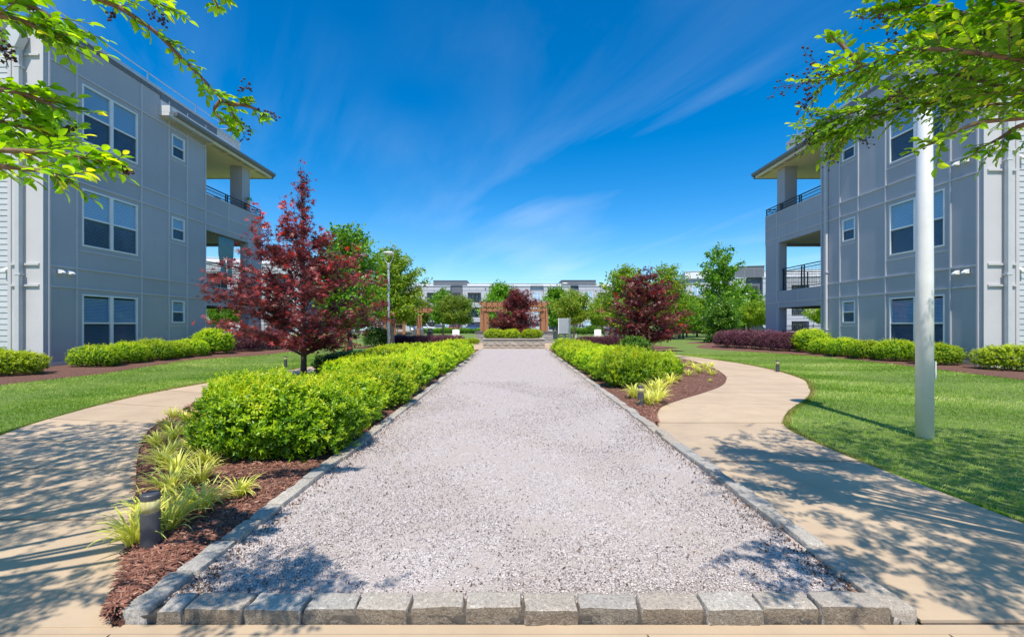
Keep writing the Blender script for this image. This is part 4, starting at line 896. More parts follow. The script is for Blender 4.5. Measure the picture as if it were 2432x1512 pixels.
for i in range(12): bx('spacer', 'cedar', pg, -2.32 + i * .42, -2.22 + i * .42, 36.22, 36.38, 2.722, 2.918, True)

def slat_pergola(label, x, y, rz):
    r_ = thing('pergola', label, 'pergola', (x, y, 0), rz=rz)
    b = lambda n_, x0, x1, y0, y1, z0, z1, m='cedar': bx(n_, m, r_, x0, x1, y0, y1, z0, z1, False)
    for a in (-1.4, -.30, .42, 1.5):
        b('post', a - .1, a + .1, -.1, .1, 0, 2.3, 'dark_cedar' if a < -1 else 'cedar')
    for a in (-1.4, 1.5): b('post', a - .1, a + .1, 2.2, 2.4, 0, 2.3)
    for k in range(6): b('slat', -.2, .32, -.03, .03, .5 + k * .32, .56 + k * .32)
    for yy_ in (-.14, .14, 2.16, 2.44): MB().poly([(-2.4, yy_ - .03, 2.72), (2.6, yy_ - .03, 2.72), (2.2, yy_ - .03, 2.45), (-2.0, yy_ - .03, 2.45)], (0, .06, 0)).build('beam', 'cedar', r_)
    for i in range(11): b('rafter', -2.2 + i * .44, -2.14 + i * .44, -.9, 3.2, 2.722, 2.88)
    for s in (-1, 1): MB().tube([(s * .1, 0, 1.7), (s * 1.15, 0, 2.5)], .07, 4).build('brace', 'cedar', r_)
    return r_
slat_pergola('brown cedar pergola with slatted screen over the grill counter near the lawn', -8.9, 35.2, .12)
slat_pergola('brown cedar pergola half hidden behind the red maple by the grill', 9.2, 36.2, -.12)

# ================================================================ STREET FURNITURE
def lamp(label, x, y, h=5.15, pole='far_pole_paint', base_r=.072, z=0, plate=True):
    r_ = thing('lamp_post', label, 'lamp post', (x, y, z))
    nk = .36; MB().lathe([(base_r, -.05), (base_r * .95, h * .4), (base_r * .86, h - 1.0), (base_r * .8, h - .98), (base_r * .8, h - .85)], 20).build('pole', pole, r_, smooth=True)
    MB().lathe([(base_r * .9, h - .9), (base_r * .95, h - .84), (base_r * 1.15, h - .62), (base_r * 1.1, h - .58), (base_r * .4, h - .57)], 16).build('collar', pole, r_, smooth=True)
    for s in (-1, 1):
        MB().tube(catmull([(s * .05, 0, h - .62), (s * .14, 0, h - .48), (s * .22, 0, h - .30), (s * .245, 0, h - .12), (s * .22, 0, h - .05)], 4), .017, 8).build('arm', 'lamp_paint', r_, smooth=True)
    MB().lathe([(.10, h - .16), (.25, h - .11), (.275, h - .07), (.24, h - .03), (.12, h), (.02, h + .005)], 24).build('lamp_head', 'lamp_paint', r_, smooth=True)
    MB().lathe([(.02, h - .20), (.09, h - .19), (.10, h - .162)], 16).build('lens', 'lamp_glass', r_, smooth=True)
    if plate: MB().lathe([(base_r + .05, 0), (base_r + .05, .03), (base_r + .01, .035)], 20).build('base_plate', pole, r_)
    MB().box(base_r * .98, base_r * .98 + .015, -.05, .05, .75, .98).build('hand_hole_cover', pole, r_)
    return r_
gp = G(2195, 1035, .01); lamp('tall thick pale grey lamp post rising from the lawn beside the curved path', gp.x, gp.y, 5.1, 'lamp_paint', .096, 0, False)
lamp('lamp post in the bed behind the long clipped hedge', -6.33, 23.05)
lamp('lamp post behind the pergola beside the crape myrtle', 4.55, 40.2); lamp('lamp post on the far lawn by the black parked cars', 27.4, 53.6)

def bollard(label, x, y, z=.03, h=.36, r0=.052):
    r_ = thing('bollard_light', label, 'bollard light', (x, y, z)); 
    MB().lathe([(r0, -.03), (r0, h * .68), (r0 * .9, h * .69)], 24).build('body', 'bollard_metal', r_, smooth=False)
    MB().lathe([(r0 * .97, h * .69), (r0 * .97, h * .90)], 24).build('lens', 'lens', r_, smooth=True)
    MB().lathe([(r0 * .12, h * .69), (r0 * .12, h * .90)], 10).build('lamp_core', 'lamp_glass', r_)
    MB().lathe([(r0, h * .90), (r0, h - .006), (r0 * .9, h)], 24).build('cap', 'bollard_metal', r_); return r_
for lab, px_, py_ in (('dark bollard light in grass clumps at the granite corner of the court', 357, 1308), ('dark bollard light beside the granite border where the mulch narrows', 1521, 966), ('dark bollard light on the lawn across the path from the hedge', 1846, 880), ('grey bollard light at the lawn edge behind the red maple trunk', 678, 868)):
    q = G(px_, py_, .05); bollard(lab, q.x, q.y, .05 if px_ < 600 or 1500 < px_ < 1600 else 0)

# grey cabinet on posts
cb = thing('notice_cabinet', 'grey metal cabinet on two posts standing in the hedge', 'cabinet', (2.66, 24.0, 0))
MB().box(-.30, .25, -.09, .09, .98, 1.79).build('cabinet_box', 'cabinet_grey', cb, bevel=.01); MB().box(-.31, -.27, -.11, -.088, .97, 1.80).build('cabinet_edge', 'white_trim', cb)
MB().box(.255, .345, -.06, .06, 0, 1.83).build('post', 'cabinet_post', cb); MB().box(-.03, .04, -.04, .04, 0, .98).build('post', 'cabinet_post', cb)
for z in (1.10, 1.6): MB().box(.225, .25, -.105, -.091, z, z + .09).build('hinge', 'cabinet_post', cb)

def adirondack(label, x, y, rz):
    r_ = thing('garden_chair', label, 'chair', (x, y, 0), rz=rz)
    for i in range(6):
        a = -.26 + i * .104; MB().poly([(a - .045, .16, .30), (a - .045, .20, .30), (a - .045, .47, 1.04 - .012 * abs(i - 2.5)), (a - .045, .43, 1.04 - .012 * abs(i - 2.5))], (.09, 0, 0)).build('back_slat', 'white_plastic', r_)
    for i in range(5): MB().box(-.28, .28, -.42 + i * .115, -.42 + i * .115 + .10, .36 - i * .02, .385 - i * .02).build('seat_slat', 'white_plastic', r_)
    for s in (-1, 1):
        MB().box(s * .34 - .07, s * .34 + .07, -.45, .30, .55, .575).build('armrest', 'white_plastic', r_)
        MB().box(s * .33 - .03, s * .33 + .03, -.42, -.33, 0, .55).build('leg', 'white_plastic', r_); MB().poly([(s * .30 - .02, -.40, .32), (s * .30 - .02, .50, 0), (s * .30 - .02, .60, 0), (s * .30 - .02, -.30, .38)], (.04, 0, 0)).build('leg', 'white_plastic', r_)
    MB().box(-.30, .30, .38, .42, .66, .72).build('back_rail', 'white_plastic', r_); return r_
adirondack('white slatted garden chair in front of the slim multi-stem crape myrtle', -5.15, 40.6, .08)
adirondack('white slatted garden chair behind the purple hedge beside the grill', 7.7, 41.5, -.15)
adirondack('white slatted garden chair turned sideways by the grey cabinet', 5.45, 41.8, 1.5)

def trash(label, x, y):
    r_ = thing('litter_bin', label, 'litter bin', (x, y, 0)); n = 22
    MB().lathe([(.24, .05), (.27, .78)], 20).build('liner', 'black_metal', r_)
    for k in range(n):
        a = k / n * 2 * math.pi; MB().tube([(.27 * math.cos(a), .27 * math.sin(a), .03), (.30 * math.cos(a), .30 * math.sin(a), .8)], .018, 4).build('slat', 'cabinet_post', r_)
    MB().lathe([(.32, .78), (.33, .84), (.30, .86)], 20).build('rim', 'steel', r_); MB().lathe([(.29, .865), (.20, 1.05), (.05, 1.08)], 20).build('lid', 'black_metal', r_); return r_
trash('dark slatted litter bin with domed lid by the leaning crape myrtle', -8.25, 45); trash('dark slatted litter bin with domed lid beside the grey cabinet', 4.2, 46)

def grill(label, x, y, rz, counter):
    r_ = thing('grill_island', label, 'grill', (x, y, 0), rz=rz)
    x0 = -1.5 if counter else -.5
    for k in range(4):
        m_ = 6 if counter else 3
        for i in range(m_): a = x0 + i * (.62 - x0) / m_; MB().box(a + .004, a + (.62 - x0) / m_ - .004, -.36, .36, .01 + k * .19, .195 + k * .19).build('block', 'block_grey', r_, bevel=.01)
    MB().box(x0 - .06, .68, -.42, .42, .775, .83).build('counter', 'dark_cap', r_, bevel=.008)
    MB().box(-.5, .5, -.44, .30, .55, .93).build('firebox', 'steel', r_)
    hd = MB().poly([(-.46, -.40, .935), (-.46, -.40, 1.05), (-.46, -.30, 1.20), (-.46, -.10, 1.29), (-.46, .12, 1.26), (-.46, .26, 1.1), (-.46, .28, .935)], (.92, 0, 0)).build('hood', 'steel', r_, bevel=.02)
    MB().tube([(-.40, -.46, 1.07), (.40, -.46, 1.07)], .016, 8).build('handle', 'steel', r_)
    for s in (-1, 1): MB().box(s * .38 - .012, s * .38 + .012, -.46, -.40, 1.06, 1.08).build('handle_mount', 'steel', r_)
    for k in range(4): MB().tube([(-.36 + k * .24, -.44, .75), (-.36 + k * .24, -.475, .75)], .03, 10).build('knob', 'black_metal', r_)
    return r_
grill('steel barbecue grill built into a dark stone counter under the pergola', -8.0, 37.4, .5, True); grill('steel barbecue grill with rounded hood behind the purple hedge', 8.1, 37.2, -.6, False)
# iron fence glimpsed through the terrace
for k in range(12):
    fn = thing('iron_fence_panel', f'black iron picket fence panel, {["first", "second", "third", "fourth", "fifth", "sixth", "seventh", "eighth", "ninth", "tenth", "eleventh", "twelfth"][k]} from the lawn beyond the terrace', 'fence', (27.5 + k * 2.2, 46.0 + k * .5, 0), 'iron fence panels beyond the terrace', math.atan2(.5, 2.2))
    for p in (-1.12, ): MB().box(p - .03, p + .03, -.03, .03, 0, 1.55).build('post', 'black_metal', fn)
    for z in (.2, 1.3): MB().box(-1.09, 1.1, -.015, .015, z, z + .04).build('rail', 'black_metal', fn)
    for i in range(19): MB().box(-1.0 + i * .112, -.984 + i * .112, -.02, -.002, .05, 1.45).build('picket', 'black_metal', fn)

# ================================================================ CARS
for nm, c_ in (('car_white', (.75, .75, .74)), ('car_silver', (.42, .45, .48)), ('car_red', (.42, .03, .03)), ('car_blue', (.03, .09, .28)), ('car_black', (.02, .021, .024)), ('car_green', (.05, .13, .12)), ('car_grey', (.16, .17, .18))):
    m, t, b = mat(nm); L(t, ramp(t, noise(t, wpos(t), 2), [(.3, tuple(x * .95 for x in c_)), (.7, c_)]), b.inputs['Base Color']); b.inputs['Roughness'].default_value = .28; b.inputs['Coat Weight'].default_value = .6; b.inputs['Metallic'].default_value = .2
def car(label, x, y, rz, paint, kind='sedan', group=None, z=.012):
    r_ = thing('parked_car', label, 'car', (x, y, z), group, rz)
    if kind == 'suv': low = [(-2.3, .45), (-2.32, .75), (-2.25, 1.05), (-1.2, 1.10), (.9, 1.08), (2.15, .98), (2.35, .7), (2.33, .42), (2.1, .3), (-2.1, .3)]; cab = [(-2.2, 1.07), (-2.05, 1.62), (-1.8, 1.72), (.1, 1.74), (.45, 1.66), (1.05, 1.07)]; tall = 1
    elif kind == 'pickup': low = [(-2.7, .5), (-2.72, 1.08), (-.75, 1.1), (1.1, 1.12), (2.45, 1.05), (2.65, .75), (2.62, .45), (2.4, .35), (-2.5, .35)]; cab = [(-.9, 1.1), (-.75, 1.75), (-.5, 1.82), (.5, 1.8), (.75, 1.7), (1.25, 1.1)]; tall = 1
    else: low = [(-2.25, .4), (-2.3, .65), (-2.2, .93), (-1.5, .97), (.8, .95), (1.95, .82), (2.25, .6), (2.22, .36), (2.0, .25), (-2.0, .25)]; cab = [(-1.85, .95), (-1.15, 1.36), (-.7, 1.44), (.1, 1.44), (.35, 1.40), (1.15, .93)]; tall = 0
    def loft(prof, w0, w1, zb, zt, name, m):
        mb = MB(); k = len(prof)
        for s, q in ((-1, 0), (1, 0)):
            for x_, z_ in prof: u = min(max((z_ - zb) / (zt - zb), 0), 1); mb.v.append((x_, s * (w0 + (w1 - w0) * u), z_))
        mb.f = [tuple(range(k - 1, -1, -1))[::-1], tuple(range(2 * k - 1, k - 1, -1))] + [(i, k + i, k + (i + 1) % k, (i + 1) % k) for i in range(k)]
        return mb.build(name, m, r_, bevel=.05)
    loft(low, .92, .88, .3, 1.1, 'body', paint); zb = cab[0][1]; zt = cab[3][1]; loft(cab, .84, .66, zb, zt, 'glasshouse', 'car_glass')
    a, b2 = cab[2][0], cab[3][0]; MB().box(a - .1, b2 + .12, -.64, .64, zt - .05, zt + .03).build('roof', paint, r_, bevel=.03)
    for s in (-1, 1):
        for q in (cab[0], ): pass
        for (p, q) in ((cab[0], cab[1]), (cab[-1], cab[-2]), (((cab[1][0] + cab[-2][0]) / 2, zb), ((cab[1][0] + cab[-2][0]) / 2, zt))): MB().tube([(p[0], s * .845, p[1]), (q[0], s * (.845 + (.67 - .845) * (q[1] - zb) / (zt - zb)), q[1])], .045, 4).build('pillar', paint, r_)
        MB().box(low[6][0] - .14, low[6][0] - .02, s * .62 - .16, s * .62 + .16, low[6][1] - .02, low[6][1] + .13).build('headlight', 'lamp_glass', r_)
        MB().box(low[1][0] - .01, low[1][0] + .12, s * .72 - .12, s * .72 + .12, low[1][1], low[1][1] + .22).build('taillight', 'red_light', r_)
        MB().box(.72, .86, s * .93, s * 1.06, zb, zb + .14).build('mirror', paint, r_)
    rw = .36 if tall else .32
    for wx_ in (-1.38, 1.42):
        for s in (-1, 1):
            ty = MB(); ty.tube([(wx_, s * .74, rw), (wx_, s * .95, rw)], rw, 18); w_ = ty.build('wheel', 'tyre', r_)
            MB().tube([(wx_, s * .95, rw), (wx_, s * .965, rw)], rw * .62, 12).build('rim', 'rim', w_)
    return r_
def carpx(label, px_, Yd, rz, paint, kind): car(label, (px_ - VX) / F * Yd, Yd, rz, paint, kind)
carpx('white estate car parked behind the leaning crape myrtle', 1005, 90, .15, 'car_white', 'suv'); carpx('silver blue car parked behind the young tree', 1045, 92, 1.5, 'car_silver', 'sedan')
carpx('red car parked near the stair entrance', 1078, 92, 1.55, 'car_red', 'sedan'); carpx('blue car parked in front of the ground-floor balcony', 1126, 93, .1, 'car_blue', 'sedan'); carpx('black car next to the blue car by the pergola post', 1150, 95, .1, 'car_black', 'suv')
carpx('white pickup truck behind the pergola', 1272, 90, 1.75, 'car_white', 'pickup'); carpx('pale silver car behind the round green shrubs', 1374, 88, .9, 'car_white', 'sedan'); carpx('dark car by the twin white windows', 1414, 91, 1.5, 'car_black', 'suv')
carpx('grey estate car beside the dark car under the balcony', 1447, 90, 1.2, 'car_silver', 'suv'); carpx('dark green car beyond the lawn behind the red maple', 1630, 82, .2, 'car_green', 'sedan')
carpx('black car with red tail lights by the far lamp post', 1760, 84, 1.0, 'car_black', 'suv'); carpx('black saloon parked between the lamp post and the small crape myrtle', 1793, 86, .35, 'car_black', 'sedan')
carpx('silver car in front of the brick wall', 878, 95, .2, 'car_silver', 'suv'); carpx('dark grey car beside the brick wall end', 915, 96, .1, 'car_grey', 'sedan'); carpx('white car at the end of the car park row', 852, 92, .4, 'car_white', 'sedan'); carpx('small red car behind the white car', 838, 97, .4, 'car_red', 'sedan')
# ================================================================ SHRUBS
GA = 2.39996
def shell(n, rx, ry, h, rg, lump, lo=-.55, pw=.82):
    ct = rg.uniform(lo, 1, n); ph = rg.uniform(0, 2 * np.pi, n); st = np.sqrt(1 - ct ** 2)
    d = np.stack([st * np.cos(ph), st * np.sin(ph), ct], -1); k = rg.uniform(0, 6.28, 8)
    ln = 1 + lump * (np.sin(d[:, 0] * 4.1 + k[0]) * np.sin(d[:, 1] * 4.7 + k[1]) + .6 * np.sin(d[:, 0] * 8.3 + k[2] + d[:, 2] * 6) * np.cos(d[:, 1] * 7.7 + k[3]) + .5 * np.sin(d[:, 2] * 9 + k[4] + d[:, 1] * 5))
    p = np.sign(d) * np.abs(d) ** pw * ln[:, None]
    p = p * np.array([rx, ry, h * .53]); p[:, 2] += h * .50
    return p, d
def shrub_mesh(seed, rx, ry, h, shoots, ll, lw, mt, T=T_SIMPLE, lump=.07, per=7, filler=.5, tone=(.2, .75), upk=.55, lo=-.75, name='foliage', pw=.92):
    rg = np.random.default_rng(seed); p, d = shell(shoots, rx, ry, h, rg, lump, lo, pw)
    ok = p[:, 2] > .10; p, d = p[ok], d[ok]; shoots = len(p)
    nn = nrm(d / np.array([rx, ry, h * .53])); ax = nrm(nn * .75 + np.array([0, 0, upk]) + rg.normal(0, .28, p.shape))
    p = p - nn * rg.uniform(0, .10, (shoots, 1)) * min(rx, h) + ax * (rg.random((shoots, 1)) ** 4) * .10
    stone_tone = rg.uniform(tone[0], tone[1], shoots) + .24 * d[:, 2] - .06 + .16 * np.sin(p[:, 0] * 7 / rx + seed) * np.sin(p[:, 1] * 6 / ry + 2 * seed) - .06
    a0 = np.cross(ax, np.array([.31, .77, .55])); a0 = nrm(a0); b0 = np.cross(ax, a0); parts = []
    for i in range(per):
        an = i * GA + rg.uniform(0, .5, shoots); tl = R(28) + R(52) * (1 - i / (per - 1)) + rg.normal(0, .16, shoots)
        pr = a0 * np.cos(an)[:, None] + b0 * np.sin(an)[:, None]; D = ax * np.cos(tl)[:, None] + pr * np.sin(tl)[:, None]
        Nn = ax * np.sin(tl)[:, None] - pr * np.cos(tl)[:, None] + rg.normal(0, .2, ax.shape)
        s = (1 - .45 * i / (per - 1)) * rg.uniform(.75, 1.15, shoots)
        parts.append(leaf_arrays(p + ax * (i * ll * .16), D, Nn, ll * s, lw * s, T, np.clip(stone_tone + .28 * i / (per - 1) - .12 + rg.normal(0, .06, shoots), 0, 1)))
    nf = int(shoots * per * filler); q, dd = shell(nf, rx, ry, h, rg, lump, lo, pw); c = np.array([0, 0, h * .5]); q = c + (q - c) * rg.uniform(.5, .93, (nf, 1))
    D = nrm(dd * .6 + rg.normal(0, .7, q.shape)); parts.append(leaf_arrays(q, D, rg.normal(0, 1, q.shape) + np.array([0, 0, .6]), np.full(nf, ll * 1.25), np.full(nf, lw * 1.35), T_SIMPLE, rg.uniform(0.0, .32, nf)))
    V, FA, rn = join_arrays(parts); k = V[:, 2] < .03; V[k, 2] = .03 + rg.random(k.sum()) * .05
    return npmesh(name, V, FA, mt, rn)
def stems_mesh(seed, n, sp, h, r0=.014):
    rs = random.Random(seed); mb = MB()
    for i in range(n):
        a = rs.uniform(0, 6.28); r_ = sp * math.sqrt(rs.random()); mb.tube([(r_ * .35 * math.cos(a), r_ * .35 * math.sin(a), -.04), (r_ * .7 * math.cos(a), r_ * .7 * math.sin(a), h * .4), (r_ * math.cos(a + .3), r_ * math.sin(a + .3), h * .75)], [r0, r0 * .8, r0 * .5], 5)
    return newmesh('stem', mb.v, mb.f, 'dark_bark')
def shrub(name, label, me, stem, x, y, rz=0, sc=1, group=None, cat='shrub', z=None):
    r_ = thing(name, label, cat, (x, y, (zg(x, y) + .02) if z is None else z), group, rz); r_.scale = sc if hasattr(sc, '__len__') else (sc,) * 3
    put('foliage', me, r_); put('stem', stem, r_); return r_
st1 = stems_mesh(1, 9, .35, .8)
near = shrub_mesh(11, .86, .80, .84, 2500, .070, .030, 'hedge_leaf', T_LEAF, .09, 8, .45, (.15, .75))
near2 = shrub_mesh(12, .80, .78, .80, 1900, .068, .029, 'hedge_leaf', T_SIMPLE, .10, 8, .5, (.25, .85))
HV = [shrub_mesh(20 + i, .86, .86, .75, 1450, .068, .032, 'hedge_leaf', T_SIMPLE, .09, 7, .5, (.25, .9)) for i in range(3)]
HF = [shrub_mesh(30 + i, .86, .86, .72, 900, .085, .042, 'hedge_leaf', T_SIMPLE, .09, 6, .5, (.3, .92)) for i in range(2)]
ORD = ['first', 'second', 'third', 'fourth', 'fifth', 'sixth', 'seventh', 'eighth', 'ninth', 'tenth', 'eleventh', 'twelfth', 'thirteenth', 'fourteenth', 'fifteenth']
GL, GRP = 'bright yellow-green clipped shrub in the long row along the granite border', 'hedge row along the court'
q = G(705, 1092); shrub('hedge_shrub', 'large glossy green shrub at the front end of the hedge row by the grass clumps', near, st1, -2.58, 5.14, 0, (.95, .86, .88))
shrub('hedge_shrub', 'glossy green shrub beside the path next to the front shrub of the hedge row', near2, st1, -3.62, 6.4, 1.0, (.76, .78, .85))
yy_ = 6.5; k = 0
while yy_ < 21.5:
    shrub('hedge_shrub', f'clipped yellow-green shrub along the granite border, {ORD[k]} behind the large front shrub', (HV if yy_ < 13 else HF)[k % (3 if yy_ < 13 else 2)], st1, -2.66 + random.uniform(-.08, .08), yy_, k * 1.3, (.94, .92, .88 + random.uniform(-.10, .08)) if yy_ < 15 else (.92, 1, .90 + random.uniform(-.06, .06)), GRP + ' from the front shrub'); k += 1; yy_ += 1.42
L2 = 'yellow-green shrub in the second row between the court hedge and the path'
for k, (x, y, s) in enumerate(((-4.3, 7.6, .70), (-3.8, 10.9, .85), (-3.9, 12.0, .88), (-3.95, 13.3, .9), (-4.0, 14.8, .95), (-4.1, 16.3, .95), (-4.0, 17.8, .95), (-3.7, 19.3, .9), (-5.0, 17.2, .8), (-5.0, 19.0, .85))):
    shrub('hedge_shrub', L2, (HV if y < 13 else HF)[k % 2], st1, x, y, k * 1.9, (s, s, s * .90), 'second row of hedge shrubs')
shrub('dark_shrub', 'dark evergreen shrub in the shade of the large red maple', shrub_mesh(41, .8, .75, .8, 1100, .07, .03, 'holly_leaf', T_SIMPLE, .1, 6, .6), st1, -5.0, 13.2, 0, (.9, .9, .72))
shrub('dark_shrub', 'lower dark evergreen shrub beside the shaded shrub under the maple', bpy.data.meshes['foliage'] if False else shrub_mesh(42, .8, .75, .7, 1000, .07, .03, 'holly_leaf', T_SIMPLE, .1, 6, .6), st1, -4.95, 14.7, 1, (.9, .9, .75))
# right row
yy_ = 10.35; k = 0; GR = 'bright yellow-green clipped shrub in the row leading to the grey cabinet'
shrub('hedge_shrub', 'large glossy green shrub at the front of the row behind the bollard light', near2, st1, 2.66, 10.3, 2.2, (.78, .8, 1.04))
shrub('hedge_shrub', 'rounded glossy green shrub among grass clumps beside the curved path', near2, st1, 3.74, 11.6, .5, (.64, .64, .82))
for k in range(9):
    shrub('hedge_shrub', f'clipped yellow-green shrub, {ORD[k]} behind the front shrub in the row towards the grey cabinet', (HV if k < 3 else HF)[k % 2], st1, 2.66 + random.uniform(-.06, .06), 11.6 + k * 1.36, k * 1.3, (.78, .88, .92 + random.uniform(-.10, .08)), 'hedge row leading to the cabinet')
for k, (x, y, s) in enumerate(((4.25, 13.6, .62), (3.8, 15.0, .7), (3.9, 16.6, .75), (3.9, 18.2, .8), (4.7, 15.6, .55))):
    shrub('hedge_shrub', 'yellow-green shrub in front of the dark shrub near the red maple trunk', HF[k % 2], st1, x, y, k * 2.2, (s, s, s * .93), 'shrubs around the maple trunk')
shrub('dark_shrub', 'small dark evergreen shrub between the bright shrubs and the maple trunk', shrub_mesh(43, .75, .7, .95, 900, .075, .032, 'holly_leaf', T_SIMPLE, .1, 6, .6), st1, 4.95, 18.6, 0, (.85, .85, .95))
# foundation planting
FV = [shrub_mesh(50 + i, .80, .72, .84, 1700, .055, .026, 'hedge_leaf', T_SIMPLE, .05, 7, .5, (.25, .85), .4) for i in range(2)]
PL = [shrub_mesh(57 + i, .80, .72, .84, 1300, .06, .03, 'gold_leaf', T_SIMPLE, .07, 7, .5, (.25, .9), .4) for i in range(2)]
RV = shrub_mesh(55, .78, .78, 1.28, 1500, .075, .034, 'hedge_leaf', T_SIMPLE, .06, 7, .5, (.2, .85), .5)
for k, (x, y) in enumerate(((-12.8, 13.95), (-12.85, 15.1), (-12.95, 16.3), (-13.0, 17.4), (-13.05, 18.35))):
    shrub('foundation_shrub', f'clipped foundation shrub of the curtained block, {ORD[4 - k]} from its tall rounded shrub', FV[k % 2], st1, x, y, k * 1.7, (.82, .76, .74 + .06 * (k % 3)), 'foundation row by the curtained block')
for k, (x, y) in enumerate(((13.55, 14.55), (13.45, 16.0), (13.4, 17.25), (13.4, 18.4), (13.4, 19.5))):
    shrub('foundation_shrub', f'clipped foundation shrub of the block with the downspout, {ORD[4 - k]} from its tall rounded shrub', FV[k % 2], st1, x, y, k * 2.1, (.78, .76, .78 + .07 * (k % 2)), 'foundation row by the block with the downspout')
shrub('foundation_shrub', 'low spreading golden shrub beside the lap siding of the curtained block', PL[0], st1, -12.75, 11.5, 1, (.88, .85, .70)); shrub('foundation_shrub', 'small golden shrub at the outer end of the bed by the curtained block', FV[1], st1, -14.3, 12.2, 1, (.9, .9, .75))
shrub('foundation_shrub', 'low golden shrub beside the lap siding of the block with the downspout', PL[0], st1, 13.95, 12.75, 2, (.95, .95, .80)); shrub('foundation_shrub', 'golden shrub next to the siding end of the bed', FV[1], st1, 14.9, 12.2, 1, (.9, .9, .8))
shrub('round_shrub', 'tall rounded yellow-green shrub by the terrace of the curtained block', RV, st1, -13.05, 19.75, 1, (.92, .92, .82)); shrub('round_shrub', 'tall rounded yellow-green shrub between the purple hedge and the clipped row', RV, st1, 13.75, 21.0, 3, (.92, .92, .80))
PV = [shrub_mesh(60 + i, .85, .8, 1.0, 1900, .042, .024, 'purple_leaf', T_SIMPLE, .07, 6, .5, (.15, .85), .9) for i in range(2)]
for k, (x, y, s) in enumerate(((13.25, 21.9, .92), (13.0, 23.0, .96), (12.75, 24.2, .96), (12.45, 25.4, .96), (12.35, 26.3, .9))):
    shrub('purple_shrub', f'purple leaved shrub, {ORD[k]} from the tall rounded shrub, beside the terrace with the downspout', PV[k % 2], st1, x, y, k * 1.4, (s, s, s), 'purple hedge by the terrace')
for k, (x, y) in enumerate(((-12.95, 21.6), (-12.8, 23.0), (-12.7, 24.3))): shrub('purple_shrub', f'purple leaved shrub, {ORD[k]} from the tall rounded shrub of the curtained block', PV[k % 2], st1, x, y, k * 1.4, (.95, .95, .98), 'purple shrubs by the curtained block')
for k, (x, y) in enumerate(((-8.3, 30.6), (-7.4, 30.9), (-6.5, 30.9), (-5.7, 31.2), (-4.9, 31.5), (-4.1, 32.0), (-7.9, 31.6))): shrub('purple_shrub', 'dark purple hedge shrub in front of the grill counter', PV[k % 2], st1, x, y, k * 1.1, (.85, .8, .70), 'purple hedge by the grill counter', z=.03)
for k, (x, y) in enumerate(((4.9, 30.5), (5.7, 30.7), (6.5, 30.6), (7.2, 30.7), (8.0, 30.8), (8.8, 31.0))): shrub('purple_shrub', 'low purple hedge shrub between the cabinet and the steel grill', PV[k % 2], st1, x, y, k * 1.1, (.85, .8, .64), 'purple hedge by the steel grill', z=.03)
shrub('dark_shrub', 'round dark evergreen shrub beside the lamp post', shrub_mesh(44, .8, .8, 1.25, 800, .09, .04, 'holly_leaf', T_SIMPLE, .1, 6, .6), st1, -8.9, 29.4, 0, 1.0)
for k, (x, y) in enumerate(((-1.15, 28.05), (-.15, 28.0), (.95, 28.05), (-1.2, 29.0), (1.2, 29.0))): shrub('planter_shrub', 'bright golden shrub growing in the block planter', PL[k % 2], st1, x, y, k * 2.3, (.82, .62, .72), 'golden shrubs in the planter', z=.54)
for k, (x, y) in enumerate(((-3.6, 33.2), (-2.9, 33.6), (-4.3, 33.5), (3.6, 33.3))):
    shrub('planter_shrub', 'small golden grass-like shrub in the bed beside the planter', PL[k % 2], st1, x, y, k, (.5, .5, .5), 'small golden plants beside the planter')
FG = shrub_mesh(70, .9, .8, 1.0, 600, .14, .07, 'tree_green', T_SIMPLE, .1, 6, .6)
for k in range(9): shrub('boxwood_shrub', f'low green boxwood, {ORD[k]} towards the pergola in the far row before parked cars', FG, st1, -14.6 + k * 1.15, 74 + random.uniform(-.3, .3), k, (.95, .9, .8 + random.uniform(-.1, .1)), 'far boxwood row by the pergola')
for k in range(8): shrub('boxwood_shrub', f'low green boxwood, {ORD[k]} away from the pergola in the row behind the white chairs', FG, st1, 7.7 + k * 1.2, 66 + random.uniform(-.3, .3), k, (1.0, .9, 1.0 + random.uniform(-.2, .2)), 'far boxwood row behind the white chairs')
for k, (x, y, s) in enumerate(((27.6, 64, 1.6), (29.6, 66, 1.4), (24.2, 70, 1.2), (-27, 72, 1.2))): shrub('boxwood_shrub', 'rounded green shrub on the far side of the lawn', FG, st1, x, y, k, s, 'rounded shrubs across the lawn')
for k, (x, y, s) in enumerate(((24.5, 66, 1.2), (25.8, 65, 1.3), (6.2, 62, .9), (13, 70, .9), (-9, 76, .9))): shrub('purple_shrub', 'distant purple shrub across the lawn', PV[k % 2], st1, x, y, k, s, 'distant purple shrubs')

